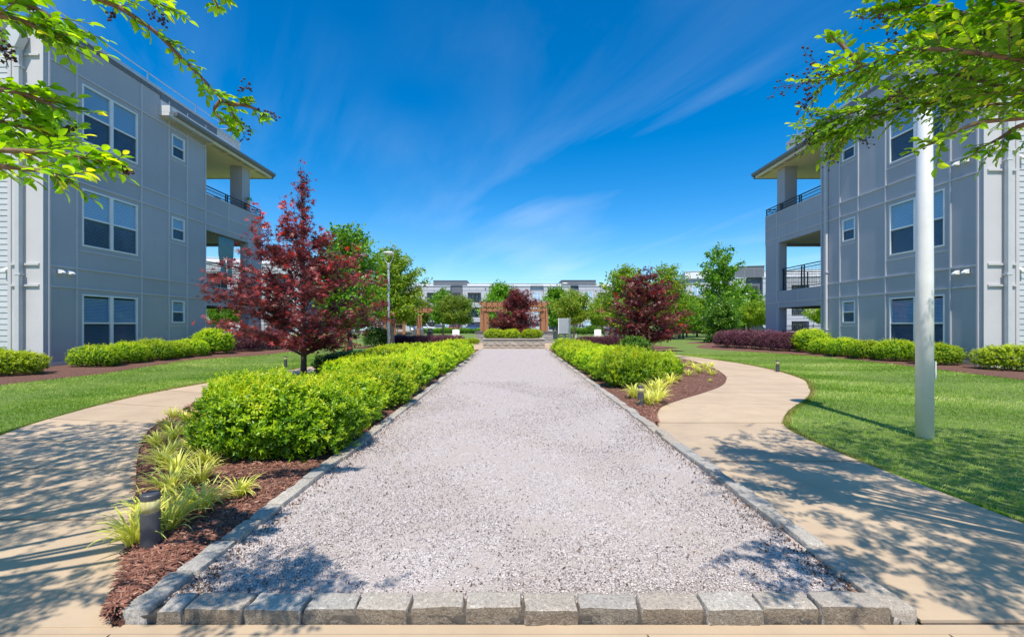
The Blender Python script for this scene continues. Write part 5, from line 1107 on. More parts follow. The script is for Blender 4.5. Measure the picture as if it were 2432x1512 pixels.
# variegated grass clumps
def clump_mesh(seed, n, ln):
    rg = np.random.default_rng(seed); seg = 6; t = np.linspace(0, 1, seg + 1); az = rg.uniform(0, 6.28, n); L_ = rg.uniform(.6, 1.1, n) * ln; el0 = rg.uniform(R(52), R(88), n); bend = rg.uniform(R(40), R(125), n)
    V = []; ang = el0[:, None] - bend[:, None] * t[None] ** 1.4; stp = (L_ / seg)[:, None]
    hr = np.concatenate([np.zeros((n, 1)), np.cumsum(np.cos(ang[:, :-1]) * stp, 1)], 1) + rg.uniform(0, .05, n)[:, None]; hz = np.concatenate([np.zeros((n, 1)), np.cumsum(np.sin(ang[:, :-1]) * stp, 1)], 1)
    tw = rg.normal(0, .12, n)[:, None] * t[None]; ca, sa = np.cos(az[:, None] + tw), np.sin(az[:, None] + tw); w_ = rg.uniform(.007, .011, n)[:, None] * (np.sin(np.pi * (t * .82 + .16)) ** .6)[None]; w_[:, -1] = .0006
    c = np.stack([hr * ca, hr * sa, np.maximum(hz, .012)], -1); sd_ = np.stack([-sa, ca, np.zeros_like(sa)], -1); 
    # edge, mid, mid, edge so the pale margins are geometry
    lines = [c - sd_ * w_[..., None], c - sd_ * w_[..., None] * .42 + np.array([0, 0, -.002]), c + sd_ * w_[..., None] * .42 + np.array([0, 0, -.002]), c + sd_ * w_[..., None]]
    V = np.stack(lines, 2).reshape(-1, 3); k = (seg + 1) * 4; FA = []
    for i in range(seg):
        for u in range(3): FA.append((i * 4 + u, i * 4 + u + 1, (i + 1) * 4 + u + 1, (i + 1) * 4 + u))
    FA = (np.array(FA)[None] + (np.arange(n) * k)[:, None, None]).reshape(-1, 4)
    tone = np.clip(rg.normal(.12, .1, n), 0, 1)[:, None, None] + np.array([.72, .30, .30, .72])[None, None] + rg.normal(0, .05, (n, 1, 1)) + .10 * t[None, :, None]
    return npmesh('grass_clump', V, FA, 'liriope', np.clip(tone, 0, 1).reshape(-1), True)
CM = [clump_mesh(80 + i, 85, .40) for i in range(4)]; CS = [clump_mesh(90 + i, 60, .32) for i in range(2)]
left_c = [(318, 1290, 1.05), (400, 1262, 1.1), (350, 1235, .9), (478, 1212, 1.0), (440, 1215, .9), (568, 1178, .8), (405, 1172, 1.0), (475, 1150, 1.0), (420, 1125, 1.0), (492, 1108, .9), (400, 1088, .9), (462, 1072, .95), (410, 1045, .9), (455, 1030, .9), (495, 1050, .8), (396, 1020, .8), (440, 1000, .8), (480, 985, .8), (410, 990, .7), (500, 965, .7), (530, 945, .75), (515, 930, .7), (548, 925, .7), (385, 1105, .9), (372, 1060, .8)]
for k, (x, y, s) in enumerate(left_c):
    q = G(x, y, .07); o = put('grass_clump', CM[k % 4], None, (q.x, q.y, .055)); o.scale = (s * .74,) * 3; o.rotation_euler = (0, 0, k * 1.1)
    if k == 5: tag(o, 'lone small variegated grass clump on bare mulch near the granite border', 'grass clump')
    elif k in (0, 1): tag(o, 'variegated grass clump arching around the front bollard light', 'grass clump', 'clumps around the front bollard')
    else: tag(o, 'variegated yellow and green grass clump in the strip between path and front shrub', 'grass clump', 'grass clumps by the front shrub')
right_c = [(1505, 945, .9), (1540, 962, .9), (1560, 955, .9), (1548, 935, .95), (1568, 930, .95), (1590, 912, .9), (1605, 905, .85), (1635, 893, .9), (1660, 885, .9), (1650, 876, .9), (1680, 880, .85), (1690, 890, .8), (1672, 872, .8), (1625, 872, .8), (1608, 862, .8), (1640, 866, .8), (1690, 870, .7), (1685, 905, .35)]
for k, (x, y, s) in enumerate(right_c):
    q = G(x, y, .07); o = put('grass_clump', (CM if k < 6 else CS)[k % (4 if k < 6 else 2)], None, (q.x, q.y, .055)); o.scale = (s * 1.0,) * 3; o.rotation_euler = (0, 0, k * 1.7)
    if k == len(right_c) - 1: tag(o, 'tiny grass sprout alone on the mulch near the bend of the path', 'grass clump')
    else: tag(o, 'variegated grass clump in the mulch bed bulging into the curved path', 'grass clump', 'grass clumps in the bulging bed')

# ================================================================ TREES
def tree_gen(seed, h, z0, prof, limbs, twigs, per, ll, lw, T, trunk_r, up=.55, droop=.25, flat=.7, sc=(1, 1), lean=(0, 0), stems=1, jit=.10, tone=(.1, .9), tiptone=0., twl=.38, bark='bark', spread=.0, leader=True, rmin=.02, sprigs=0, extra=()):
    rg = np.random.default_rng(seed); rs = random.Random(seed); tr, br_ = MB(), MB()
    Pl, Dl, Tl = [], [], []; axes = []
    for s in range(stems):
        a = s * 6.283 / stems + rs.uniform(-.3, .3); b0 = Vector((math.cos(a), math.sin(a), 0)) * (.07 if stems > 1 else 0); out_ = Vector((math.cos(a), math.sin(a), 0)) * spread * rs.uniform(.7, 1.2)
        hh_ = h * (.86 if leader else .62); pts = []
        for i in range(9):
            t = i / 8; pts.append(b0 * (1 - t) + out_ * t ** 1.3 + Vector((lean[0] * t + rs.uniform(-.03, .03) * h * .15 * (i > 0), lean[1] * t + rs.uniform(-.03, .03) * h * .15 * (i > 0), -.08 + t * (hh_ + .08))))
        rad = [trunk_r * (1.25 if i == 0 else 1) * (1 - .82 * (i / 8)) / (1 if stems == 1 else 1.25) + .006 for i in range(9)]; tr.tube(pts, rad, 8); axes.append(pts)
    def on_axis(pts, z):
        for a, b2 in zip(pts[:-1], pts[1:]):
            if a.z <= z <= b2.z: u = (z - a.z) / max(1e-6, b2.z - a.z); return a.lerp(b2, u)
        return pts[-1].copy()
    for i in range(limbs + len(extra)):
        t = min(1, max(0, (i + .5) / limbs + rs.uniform(-.4, .4) / limbs)); ang = i * GA + rs.uniform(-.35, .35); rr = prof(t) * rs.uniform(.72, 1.12)
        ze = z0 + t * (h - z0)
        if i >= limbs: ang, rr, ze = extra[i - limbs]; t = (ze - z0) / (h - z0)
        pts = axes[i % stems] if stems > 1 else axes[0]
        if stems > 1: ang = (i % stems) * 6.283 / stems + rs.uniform(-1.5, 1.5)
        zs = max(z0 * .75, ze - rr * up - .12 * h * rs.random()); zs = min(zs, h * (.84 if leader else .6)); st = on_axis(pts, zs); cxy = on_axis(axes[0], ze) if leader else Vector((lean[0], lean[1], 0))
        en = Vector((cxy.x + rr * math.cos(ang) * sc[0], cxy.y + rr * math.sin(ang) * sc[1], ze)); md = st.lerp(en, .5) + Vector((0, 0, .08 * rr)); c = catmull([st, st.lerp(md, .5) + Vector((rs.uniform(-.05, .05), rs.uniform(-.05, .05), 0)), md, en], 3)
        rb = max(.006, trunk_r * .34 * (1 - .55 * t)); br_.tube(c, [rb * (1 - .8 * k / (len(c) - 1)) + .003 for k in range(len(c))], 5)
        nt_ = max(3, int(twigs * min(1, rr / 1.1))) if leader else twigs
        for j in range(nt_):
            u = .30 + .70 * (j + rs.random()) / nt_; k = u * (len(c) - 1); k0 = min(int(k), len(c) - 2); p = c[k0].lerp(c[k0 + 1], k - k0); tan = (c[k0 + 1] - c[k0]).normalized()
            side = tan.cross(Vector((0, 0, 1))); side = side.normalized() if side.length > .01 else Vector((1, 0, 0)); s = 1 if j % 2 else -1
            dr = (tan * rs.uniform(.4, 1.0) + side * s * rs.uniform(.3, 1.0) + Vector((0, 0, rs.uniform(-droop, .42)))).normalized(); ln = max(rr, .35) * twl * rs.uniform(.6, 1.25) * (1.15 - .5 * u) + .08
            e = p + dr * ln; br_.tube([p, p.lerp(e, .5) + Vector((0, 0, .03)), e], [max(.003, rb * .3), .003, .002], 3, False)
            pe = max(4, int(per * min(1, rr / .7))) if leader else per; tt = rg.random(pe) ** .75; pp = np.array(p)[None] + (np.array(e - p))[None] * tt[:, None] + rg.normal(0, jit, (pe, 3)) * np.array([1, 1, .7]); Pl.append(pp)
            Dl.append(np.array(dr)[None] * .6 + rg.normal(0, .6, (pe, 3)) + np.array([0, 0, -droop])); Tl.append(np.clip(rg.uniform(tone[0], tone[1], pe) * .75 + tiptone * (tt > .85) + .25 * rs.random() + .0, 0, 1))
    for i in range(sprigs):
        t = rs.uniform(.30, .62); ang = rs.uniform(0, 6.283); rr = prof(t) * rs.uniform(.25, 1.0); ax_ = on_axis(axes[0], z0 + t * (h - z0)); p = ax_ + Vector((rr * math.cos(ang), rr * math.sin(ang), 0)); ln = rs.uniform(.45, 1.05); e = p + Vector((rs.uniform(-.15, .15) + .15 * math.cos(ang), rs.uniform(-.15, .15) + .15 * math.sin(ang), ln))
        br_.tube([ax_.lerp(p, .3), p, e], [.008, .006, .002], 4, False); k = int(26 * ln); tt = rg.random(k); Pl.append(np.array(p)[None] + np.array(e - p)[None] * tt[:, None] + rg.normal(0, .05, (k, 3))); Dl.append(rg.normal(0, 1, (k, 3)) + np.array([0, 0, .2])); Tl.append(np.clip(.45 + .5 * tt + rg.normal(0, .15, k), 0, 1))
    P_, D_, T_ = np.concatenate(Pl), np.concatenate(Dl), np.concatenate(Tl); n = len(P_)
    Nn = rg.normal(0, 1 - flat, (n, 3)) + np.array([0, 0, flat]); s = rg.uniform(.7, 1.2, n)
    ok = P_[:, 2] > rmin; V, FA, rn = leaf_arrays(P_[ok], D_[ok], Nn[ok], ll * s[ok], lw * s[ok], T, T_[ok])
    return newmesh('trunk', tr.v, tr.f, bark, True), newmesh('branches', br_.v, br_.f, bark, True), (V, FA, rn)
def tree(name, label, x, y, mt, gen, rz=0, sc=1, group=None, z=None):
    tm, bm_, (V, FA, rn) = gen; r_ = thing(name, label, 'tree', (x, y, zg(x, y) if z is None else z), group, rz); r_.scale = sc if hasattr(sc, '__len__') else (sc,) * 3
    put('trunk', tm, r_); put('branches', bm_, r_); put('crown', npmesh('crown', V, FA, mt, rn), r_); return r_
# large Japanese maple
def prof_big(t): return float(np.interp(t, [0, .06, .16, .28, .41, .52, .62, .70, .77, 1], [1.2, 1.6, 2.0, 2.1, 1.7, 1.2, .72, .28, .08, .04]))
tree('japanese_maple', 'tall dark red Japanese maple with a thin upright leader beside the path', -5.5, 11.9, 'maple_red', tree_gen(201, 5.6, .85, prof_big, 60, 14, 15, .125, .12, T_PALM, .075, .25, .12, .72, jit=.09, tone=(-.2, .8), tiptone=.28, bark='dark_bark', twl=.32, sprigs=36, extra=((3.35, 2.3, 2.15), (2.9, 2.1, 1.9), (3.6, 1.9, 2.6))))
def prof_m(t): return float(np.interp(t, [0, .15, .35, .6, .8, 1], [1.0, 1.7, 1.6, 1.2, .8, .15]))
tree('japanese_maple', 'dark red Japanese maple rising behind the hedge row on the cabinet side', 5.9, 20.0, 'maple_red', tree_gen(202, 4.0, .8, prof_m, 38, 13, 15, .14, .135, T_PALM, .065, .3, .15, .72, jit=.11, tone=(-.2, .8), tiptone=.25, bark='dark_bark', twl=.32, lean=(-.05, 0), sprigs=16), z=.03)
def prof_c(t): return float(np.interp(t, [0, .2, .45, .7, .88, 1], [1.3, 1.8, 1.45, 1.1, .8, .2]))
tree('japanese_maple', 'dark red Japanese maple growing from the block planter', .0, 29.9, 'maple_red', tree_gen(203, 3.35, .35, prof_c, 36, 12, 18, .16, .15, T_PALM, .06, .35, .15, .7, jit=.12, tone=(-.2, .75), tiptone=.2, bark='dark_bark', twl=.32, lean=(.15, 0), stems=3, spread=.3), z=.5)
# green trees
def egg(r0, wide=.35): return lambda t: float(np.interp(t, [0, .15, wide, .6, .82, 1], [r0 * .62, r0 * .95, r0, r0 * .85, r0 * .5, r0 * .08]))
def vase(r0): return lambda t: float(np.interp(t, [0, .25, .55, .8, 1], [r0 * .75, r0 * .95, r0, r0 * .75, r0 * .3]))
gA = tree_gen(211, 6.6, 2.0, egg(2.0), 46, 14, 26, .19, .10, T_SIMPLE, .16, .6, .35, .35, jit=.16, tiptone=.15, bark='pale_bark', twl=.36)
tree('cherry_tree', 'full green tree with smooth grey trunk behind the hedge lamp post', -7.75, 29.0, 'tree_yellow', gA)
gB = tree_gen(212, 6.6, 1.6, egg(1.8, .3), 40, 13, 22, .20, .11, T_SIMPLE, .12, .6, .3, .35, jit=.2, tiptone=.1, twl=.36)
tree('green_tree', 'green tree mostly hidden behind the tall red maple', -8.1, 22.5, 'tree_green', gB, 1, (1, 1, 1.0))
tree('green_tree', 'yellow-green tree just behind the red maple on the cabinet side', 7.6, 31.0, 'tree_yellow', gB, 2, (.95, .95, .86))
gC = tree_gen(213, 7.0, 1.5, egg(2.9, .35), 44, 13, 22, .27, .17, T_SIMPLE, .13, .5, .3, .45, jit=.22, twl=.36)
tree('green_tree', 'broad bright green tree behind the pergola', -1.7, 58, 'tree_green', gC, 0, (.95, .95, 1.0))
tree('green_tree', 'green maple standing beside the pergola posts', 5.2, 54, 'tree_green', tree_gen(214, 6.2, 1.6, egg(2.0), 40, 12, 20, .25, .16, T_SIMPLE, .12, .5, .35, .4, jit=.2), 1)
tree('green_tree', 'young green street tree with dark trunk by the parked cars', -9.6, 62, 'tree_green', tree_gen(215, 6.6, 2.0, egg(1.7, .3), 36, 12, 18, .28, .18, T_SIMPLE, .12, .6, .3, .4, jit=.2), 1)
def myrtle(seed, h, r0, lean=(0, 0), spread=.8): return tree_gen(seed, h, h * .42, vase(r0), 40, 13, 22, .17, .10, T_SIMPLE, .05, .7, .15, .45, jit=.16, stems=5, spread=spread, leader=False, tiptone=.25, bark='pale_bark', twl=.36, lean=lean)
mA, mB = myrtle(221, 4.3, 1.7), myrtle(222, 4.0, 1.55, (.5, 0))
tree('crape_myrtle', 'multi-stemmed crape myrtle behind the white garden chair', -5.55, 44, 'myrtle_far', mA); tree('crape_myrtle', 'leaning crape myrtle with bare stems by the litter bin', -8.7, 42, 'myrtle_far', mB, 2.6)
tree('crape_myrtle', 'bronze-green crape myrtle beside the lamp post and grey cabinet', 5.0, 38.5, 'myrtle_far', mA, 1.1, (1.0, 1.0, 1.0)); tree('crape_myrtle', 'crape myrtle leaning over the white chair by the grill', 9.1, 44.5, 'myrtle_far', mB, 3.3)
tree('crape_myrtle', 'crape myrtle standing alone on the lawn behind the maple', 16.8, 46, 'myrtle_far', mA, .4, (1.15, 1.15, .95)); tree('crape_myrtle', 'spreading crape myrtle next to the corner of the block with the downspout', 25.8, 48.5, 'tree_yellow', mA, 2, (1.1, 1.1, .92)); tree('crape_myrtle', 'crape myrtle in front of the iron fence seen through the terrace', 33.0, 47, 'tree_yellow', mB, 1, (1.4, 1.4, 1.05)); tree('crape_myrtle', 'broad crape myrtle beyond the iron fence', 38.5, 52, 'tree_yellow', mA, 1, (1.4, 1.4, 1.1))
tree('crape_myrtle', 'slim crape myrtle behind the grill counter', -11.2, 43, 'myrtle_far', mA, 4); tree('crape_myrtle', 'crape myrtle beside the terrace seen under the balcony', -27.5, 44, 'tree_green', mB, 4, 1.0)
def column(r0): return lambda t: float(np.interp(t, [0, .3, .6, .85, 1], [r0 * .9, r0, r0 * .9, r0 * .6, r0 * .1]))
gT = tree_gen(216, 8.2, 1.3, lambda t: float(np.interp(t, [0, .2, .45, .6, .72, .86, 1], [1.5, 2.4, 2.2, 1.3, 2.0, 1.0, .12])), 36, 12, 18, .23, .15, T_SIMPLE, .12, .7, .2, .4, jit=.17, bark='bark', twl=.30)
tree('maple_tree', 'tall open green maple with sky showing through near the evergreen', 17.2, 38, 'tree_green', gT)
gY = tree_gen(217, 6.9, 1.5, egg(2.3, .4), 44, 13, 22, .22, .10, T_SIMPLE, .12, .8, .1, .3, jit=.2, tiptone=.2, twl=.4)
tree('green_tree', 'feathery yellow-green tree behind the red maple on the lawn', 13.6, 40.5, 'tree_yellow', gY); tree('green_tree', 'rounded green tree between the feathery tree and the tall maple', 16.4, 44, 'tree_green', gC, 2, (.7, .7, .62)); tree('green_tree', 'green tree in front of the block beyond the lamp post', 29.5, 58, 'tree_green', gC, 1, (1.0, 1.0, .95))
tree('green_tree', 'green tree behind the crape myrtle at the corner of the downspout block', 23.4, 51, 'tree_green', gB, 1, (1, 1, .8))
tree('green_tree', 'light green tree between the red maple and the tall open maple', 19.8, 52, 'tree_yellow', gC, 3, (.8, .8, .72)); tree('green_tree', 'dense green tree on the far lawn behind the evergreen', 22.6, 56, 'tree_green', gC, 4, (.9, .9, .72)); tree('green_tree', 'small green tree beside the dark green car', 20.4, 62, 'tree_yellow', gB, 5, (1.1, 1.1, .7))
tree('evergreen_tree', 'upright glossy evergreen with dense dark foliage beside the purple hedge', 14.5, 31.9, 'holly_leaf', tree_gen(218, 3.3, .1, lambda t: float(np.interp(t, [0, .2, .5, .75, 1], [.85, 1.1, 1.15, .8, .15])), 46, 14, 24, .14, .08, T_SIMPLE, .08, .3, .1, .35, jit=.12, tone=(.1, 1), twl=.4))
gF = tree_gen(219, 9.5, 1.2, egg(3.6, .4), 36, 11, 16, .6, .4, T_SIMPLE, .2, .5, .3, .4, jit=.4, twl=.36)
W = [(-62, 128, 1.1), (-55, 132, 1.25), (-48, 127, 1.0), (-42, 134, 1.2), (-37, 130, 1.05), (-31, 136, 1.1), (-68, 122, 1.0), (-52, 118, .8), (-45, 116, .7), (62, 125, 1.1), (70, 120, 1.2), (78, 126, 1.0)]
for k, (x, y, s) in enumerate(W):
    (tree('woodland_tree', 'dark green woodland tree far beyond the car park', x, y, 'far_green', gF, k, s, 'woodland beyond the car park') if k == 0 else None) or dup(bpy.data.objects['woodland_tree'], (x, y, 0), k * 1.3, (s, s, s * .95))
for k, (x, y, s) in enumerate(((-18.3, 128, 1.42), (45, 118, 1.45))): dup(bpy.data.objects['woodland_tree'], (x, y, 0), k, s, 'treetop showing above the far roof behind a dark tower' if k == 0 else 'treetop showing above the stepped far roof', 'treetops above far roofs')

# ================================================================ OVERHANGING CRAPE MYRTLES
POD = newmesh('pod', *(lambda T: ([tuple(p * .0055) for p in T[0]], [tuple(map(int, q)) for q in T[1]]))(OCT), 'seed_pod')
def infr(p):                                  # pixel of a point in front of the camera
    if p[1] < .15: return None
    return VX + p[0] / p[1] * F, HY - (p[2] - H) / p[1] * F
def overhang(label, base, fork, branches, crown_c, crown_r, ncrown, allow, seed, tips, extra=()):
    rg = np.random.default_rng(seed); rs = random.Random(seed)
    root = thing('crape_myrtle', label, 'tree', base); off = Vector(base)
    tr, br_ = MB(), MB(); base, fork, cc = Vector(base), Vector(fork), Vector(crown_c)
    for k in range(4):
        a = k * 1.57 + .4; o = Vector((math.cos(a), math.sin(a), 0)); top = cc + Vector((o.x * crown_r[0] * .35, o.y * crown_r[1] * .35, .3))
        tr.tube([p - off for p in catmull([base + o * .09 + Vector((0, 0, -.1)), base + o * .18 + Vector((0, 0, 1.0)), fork + o * .30, top], 4)], [.055 * (1 - .65 * i / 12) for i in range(13)], 8)
    P_, D_, N_, S_, T_ = [], [], [], [], []
    def leaves_on(p, e, n, size, tip=False):
        p, e = Vector(p), Vector(e); d = (e - p).normalized(); s1 = d.cross(Vector((0, 0, 1))); s1 = s1.normalized() if s1.length > .05 else Vector((1, 0, 0)); up = s1.cross(d)
        for i in range(n):
            t = (i + .6) / n; q = p.lerp(e, t); sg = 1 if i % 2 else -1
            dd = (s1 * sg * rs.uniform(.6, 1.0) + d * rs.uniform(.35, .8) + up * rs.uniform(-.45, .35)).normalized()
            if i == n - 1: dd = d
            P_.append(q); D_.append(dd); N_.append((up + s1 * rs.uniform(-.5, .5) + d * rs.uniform(-.3, .3))); S_.append(size * rs.uniform(.7, 1.15) * (1 - .25 * t)); T_.append(min(1, max(0, rs.uniform(.15, .8) + (.2 if t > .8 else 0))))
    for pts, dens, tw, droop in branches:
        pts = [Vector(p) for p in pts]; full = catmull(pts, 5); n = len(full)
        br_.tube([p - off for p in full], [.014 * (1 - .82 * i / (n - 1)) + .0015 for i in range(n)], 6)
        ln = sum((b2 - a).length for a, b2 in zip(full[:-1], full[1:])); m_ = max(4, int(ln / .021 * dens))
        for j in range(m_):
            u = (j + rs.random()) / m_ * (n - 1); k = min(int(u), n - 2); p = full[k].lerp(full[k + 1], u - k); ip = infr(p)
            tan = (full[k + 1] - full[k]).normalized(); s1 = tan.cross(Vector((0, 0, 1))).normalized(); up = s1.cross(tan); a = rs.uniform(0, 6.283)
            dr = (tan * rs.uniform(.5, 1.1) + s1 * math.cos(a) * .8 + up * math.sin(a) * .7 + Vector((0, 0, -droop))).normalized(); l_ = tw * rs.uniform(.45, 1.35); e = p + dr * l_
            br_.tube([p - off, e - off], [.003, .0014], 4, False); leaves_on(p, e, max(3, int(l_ / .016)), .070)
        leaves_on(full[-3], full[-1], 8, .055)
    # connect the visible branches to the stems
    for pts, *_ in branches:
        a = Vector(pts[0]); ia = infr(a)
        if 0 <= ia[0] <= 2431 and ia[1] >= 0: continue
        hi = .45 if ia[1] < 0 and 0 < ia[0] < 2431 else .12
        br_.tube([p - off for p in catmull([fork.lerp(cc, rs.uniform(0, .5)), fork.lerp(a, .55) + Vector((0, 0, hi + (max(0, a.z - fork.z) * .4 if hi > .3 else 0))), a], 4)], [.03 - .0017 * i for i in range(9)], 6)
    nvis = len(P_)
    # rest of the crown
    for k in range(70):
        d = nrm(rg.normal(size=3)); e = cc + Vector((d[0] * crown_r[0], d[1] * crown_r[1], d[2] * crown_r[2])) * .9; c_ = catmull([fork.lerp(cc, .3), fork.lerp(e, .5) + Vector((0, 0, .2)), e], 4)
        if all((lambda q: q is None or q[0] < -40 or q[0] > 2470 or q[1] < -40 or allow(*q))(infr(p)) for p in c_[4:]): br_.tube([p - off for p in c_], [.022 * (1 - .85 * i / 8) + .002 for i in range(9)], 5)
    cl = []; tries = 0
    while len(cl) < ncrown / 9 and tries < ncrown * 2:
        tries += 1; d = nrm(rg.normal(size=3)) * (rg.random() ** .38); p = cc + Vector((d[0] * crown_r[0], d[1] * crown_r[1], d[2] * crown_r[2])); q = infr(p)
        if p.z < 2.1: continue
        if q is None or q[0] < -30 or q[0] > 2461 or q[1] < -30 or allow(*q): cl.append(p)
    for ec, er, en in extra:
        br_.tube([p - off for p in catmull([fork.lerp(cc, .6), fork.lerp(Vector(ec), .6) + Vector((0, 0, .5)), Vector(ec)], 4)], [.02 - .0018 * i for i in range(9)], 5)
        for _ in range(en): q = nrm(rg.normal(size=3)) * rg.random() ** .4; cl.append(Vector(ec) + Vector((q[0] * er[0], q[1] * er[1], q[2] * er[2])))
    for p in cl:
        d = Vector((rs.gauss(0, 1), rs.gauss(0, 1), rs.gauss(0, .45))).normalized(); e = p + d * rs.uniform(.14, .3); leaves_on(p, e, 9, .062); br_.tube([p - off, e - off], [.003, .0015], 3, False)
    put('trunk', newmesh('trunk', tr.v, tr.f, 'pale_bark', True), root); put('branches', newmesh('branches', br_.v, br_.f, 'twig', True), root)
    P_, D_, N_ = np.array(P_), np.array(D_), np.array(N_); S_ = np.array(S_); T_ = np.array(T_)
    # the 300 leaves that show largest are parts of their own, the rest one mass
    px_ = np.where(P_[:, 1] > .2, VX + P_[:, 0] / np.maximum(P_[:, 1], .2) * F, -999); py_ = np.where(P_[:, 1] > .2, HY - (P_[:, 2] - H) / np.maximum(P_[:, 1], .2) * F, -999)
    inside = (px_ > 0) & (px_ < 2431) & (py_ > 0) & (py_ < 1512); score = np.where(inside, S_ / np.maximum(P_[:, 1], .2), 0); idx = np.argsort(-score)[:300]; single = np.zeros(len(P_), bool); single[idx] = True
    V, FA, rn = leaf_arrays(P_[~single] - np.array(off), D_[~single], N_[~single], S_[~single], S_[~single] * .52, T_LEAF, T_[~single]); tag(put('leaves', npmesh('leaves', V, FA, 'myrtle_leaf', rn), root), kind='stuff')
    lm = newmesh('leaf', T_LEAF[0].tolist(), [tuple(map(int, q)) for q in T_LEAF[1]], 'myrtle_leaf_single')
    for i in idx:
        d = Vector(D_[i]).normalized(); x = d.cross(Vector(N_[i])).normalized(); z = x.cross(d); o = put('leaf', lm, root)
        M = Matrix((x, d, z)).transposed().to_4x4(); M.translation = Vector(P_[i]) - off; o.matrix_local = M @ Matrix.Diagonal((S_[i] * .52, S_[i], S_[i], 1))
    # dry seed heads
    for (p, d, n, sz) in tips:
        p, d = Vector(p), Vector(d).normalized(); mb = MB(); mb.tube([p - off, p + d * sz - off], [.002, .001], 4, False); pods = []
        for i in range(n):
            a = p + d * sz * rs.uniform(.15, 1); dr = (d * .5 + Vector((rs.gauss(0, 1), rs.gauss(0, 1), rs.gauss(0, 1))).normalized()).normalized(); e = a + dr * sz * rs.uniform(.12, .38); mb.tube([a - off, e - off], [.0011, .0008], 3, False); pods.append(e)
        o = put('seed_head', newmesh('seed_head', mb.v, mb.f, 'seed_pod'), root)
        V, FA, rn = chips(np.array([np.array(q - off) for q in pods]), np.full((n, 3), .0085), rg, np.zeros(n)); put('seed_pods', npmesh('seed_pods', V, FA, 'seed_pod', rn), o)
    return root
def bp(d0, d1, *px_):
    n = len(px_); return [PX(x, y, d0 + (d1 - d0) * i / (n - 1)) for i, (x, y) in enumerate(px_)]
Rb = [(bp(2.3, 2.6, (2520, 160), (2366, 133), (2208, 117), (2126, 131), (2045, 161), (1965, 188)), .75, .20, .0), (bp(2.55, 2.6, (2045, 158), (2000, 110), (1968, 84)), .5, .07, -.1),
      (bp(2.4, 2.9, (2520, 225), (2390, 207), (2246, 177), (2150, 200)), .8, .26, .1), (bp(3.0, 3.6, (2520, 235), (2344, 223), (2232, 239), (2126, 261), (2045, 288), (1963, 327)), .9, .24, .15), (bp(3.1, 3.6, (2400, 220), (2282, 222), (2126, 237), (2018, 270), (1930, 305)), .9, .24, .1),
      (bp(2.4, 2.9, (2520, 70), (2328, 44), (2235, 16), (2140, 14)), .9, .26, .05), (bp(2.3, 2.5, (2520, 262), (2431, 280), (2317, 294), (2235, 332), (2190, 350)), .42, .14, .1), (bp(2.3, 2.5, (2540, 280), (2431, 296), (2371, 330), (2308, 362)), .42, .14, .15),
      (bp(2.2, 2.7, (2530, 120), (2420, 90), (2330, 80), (2240, 70)), .9, .26, .0), (bp(2.8, 3.2, (2530, 190), (2420, 170), (2320, 160), (2190, 150)), .9, .26, .05), (bp(2.1, 2.4, (2560, 20), (2440, 10), (2350, -10)), .8, .24, .05), (bp(2.5, 2.9, (2540, 240), (2440, 245), (2340, 250), (2270, 262)), .7, .22, .1)]
overhang('overhanging crape myrtle beside the lawn with the thick lamp post', (4.9, .3, 0), (4.5, .8, 2.1), Rb, (4.7, 1.7, 4.1), (3.1, 2.9, 1.5), 26000, lambda x, y: x > 2230 and y < 330, 301,
    [(PX(1962, 190, 2.6), (-1, .1, -.1), 34, .26), (PX(1975, 180, 2.6), (-.7, .1, .7), 24, .20), (PX(1950, 200, 2.62), (-.6, .1, -.8), 22, .18), (PX(1955, 325, 3.6), (-1, 0, -.3), 26, .24), (PX(1968, 290, 3.6), (-.8, 0, .5), 26, .24), (PX(1990, 345, 3.5), (-.4, 0, -.9), 16, .18), (PX(2052, 292, 3.5), (.1, 0, -1), 18, .20), (PX(2120, 45, 2.8), (-1, 0, .0), 14, .22), (PX(2150, 50, 2.8), (-.6, 0, -.7), 16, .2), (PX(2140, 215, 2.8), (-.4, -.3, -.3), 20, .16)], [((1.55, 1.05, 3.1), (.42, .30, .2), 60), ((2.7, .9, 3.2), (.9, .6, .3), 150)])
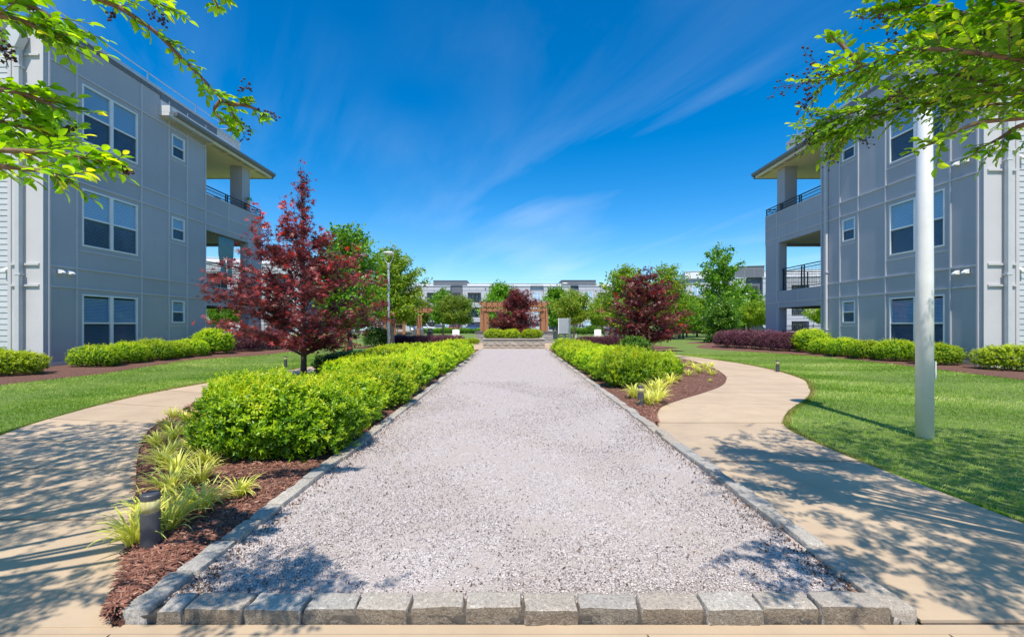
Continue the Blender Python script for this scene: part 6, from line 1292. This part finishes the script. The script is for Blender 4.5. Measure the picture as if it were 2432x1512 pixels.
Lb = [(bp(2.5, 3.0, (180, -30), (237, 0), (281, 18), (337, 53), (378, 85), (416, 123), (451, 158), (484, 190), (513, 223), (542, 255), (563, 290)), .72, .095, .0), (bp(2.95, 3.0, (536, 247), (575, 250), (612, 262), (634, 285)), .75, .08, .15), (bp(2.95, 3.0, (525, 240), (510, 262), (530, 290), (548, 300)), .5, .07, .2), (bp(2.5, 2.7, (250, -10), (320, -10), (370, 5), (400, 20)), .6, .10, .0),
      (bp(1.8, 1.95, (-90, 25), (0, 38), (67, 56), (117, 85), (152, 112)), 1.1, .13, .05), (bp(1.8, 1.9, (-80, -20), (0, 0), (60, 10), (110, 35), (140, 60)), 1.1, .12, .05), (bp(1.9, 2.0, (-90, 340), (0, 356), (120, 362), (200, 374), (280, 392)), 1.25, .10, .0), (bp(1.9, 2.0, (-90, 200), (0, 212), (60, 225), (110, 245), (142, 262)), 1.3, .12, .05),
      (bp(2.0, 2.1, (-90, 280), (0, 290), (70, 305), (150, 330)), 1.4, .14, .05), (bp(1.8, 1.9, (-90, 390), (0, 395), (90, 405), (165, 425)), 1.0, .10, .15), (bp(2.2, 2.3, (-80, 330), (0, 330), (60, 340), (120, 350)), 1.3, .15, .05), (bp(2.0, 2.1, (-80, 245), (0, 250), (60, 268), (110, 285)), 1.3, .12, .05), (bp(2.6, 2.7, (470, -40), (490, -15), (510, 5), (520, 22)), .12, .04, .0), (bp(2.6, 2.7, (505, -40), (525, -15), (540, 0)), .12, .04, .0)]
overhang('overhanging crape myrtle reaching over the path by the front bollard light', (-5.0, .2, 0), (-4.6, .7, 2.1), Lb, (-5.9, 1.85, 4.1), (2.9, 2.6, 1.5), 30000, lambda x, y: x < 40 and (180 < y < 400 or y < 90), 302,
    [(PX(570, 290, 3.0), (.3, 0, -1), 14, .12), (PX(610, 265, 3.0), (1, 0, -.2), 20, .13), (PX(560, 230, 3.0), (.6, 0, .6), 18, .12), (PX(270, 20, 2.5), (-.2, 0, -.6), 14, .07), (PX(350, 25, 2.6), (.3, 0, -.2), 22, .12), (PX(280, 395, 2.0), (.6, 0, -.3), 18, .06), (PX(20, 160, 1.9), (-.2, 0, .7), 16, .10), (PX(150, 310, 2.0), (.5, 0, .1), 12, .05)], [((-1.45, .82, 3.1), (.6, .36, .25), 110), ((-2.7, .62, 3.2), (.55, .3, .25), 70)])
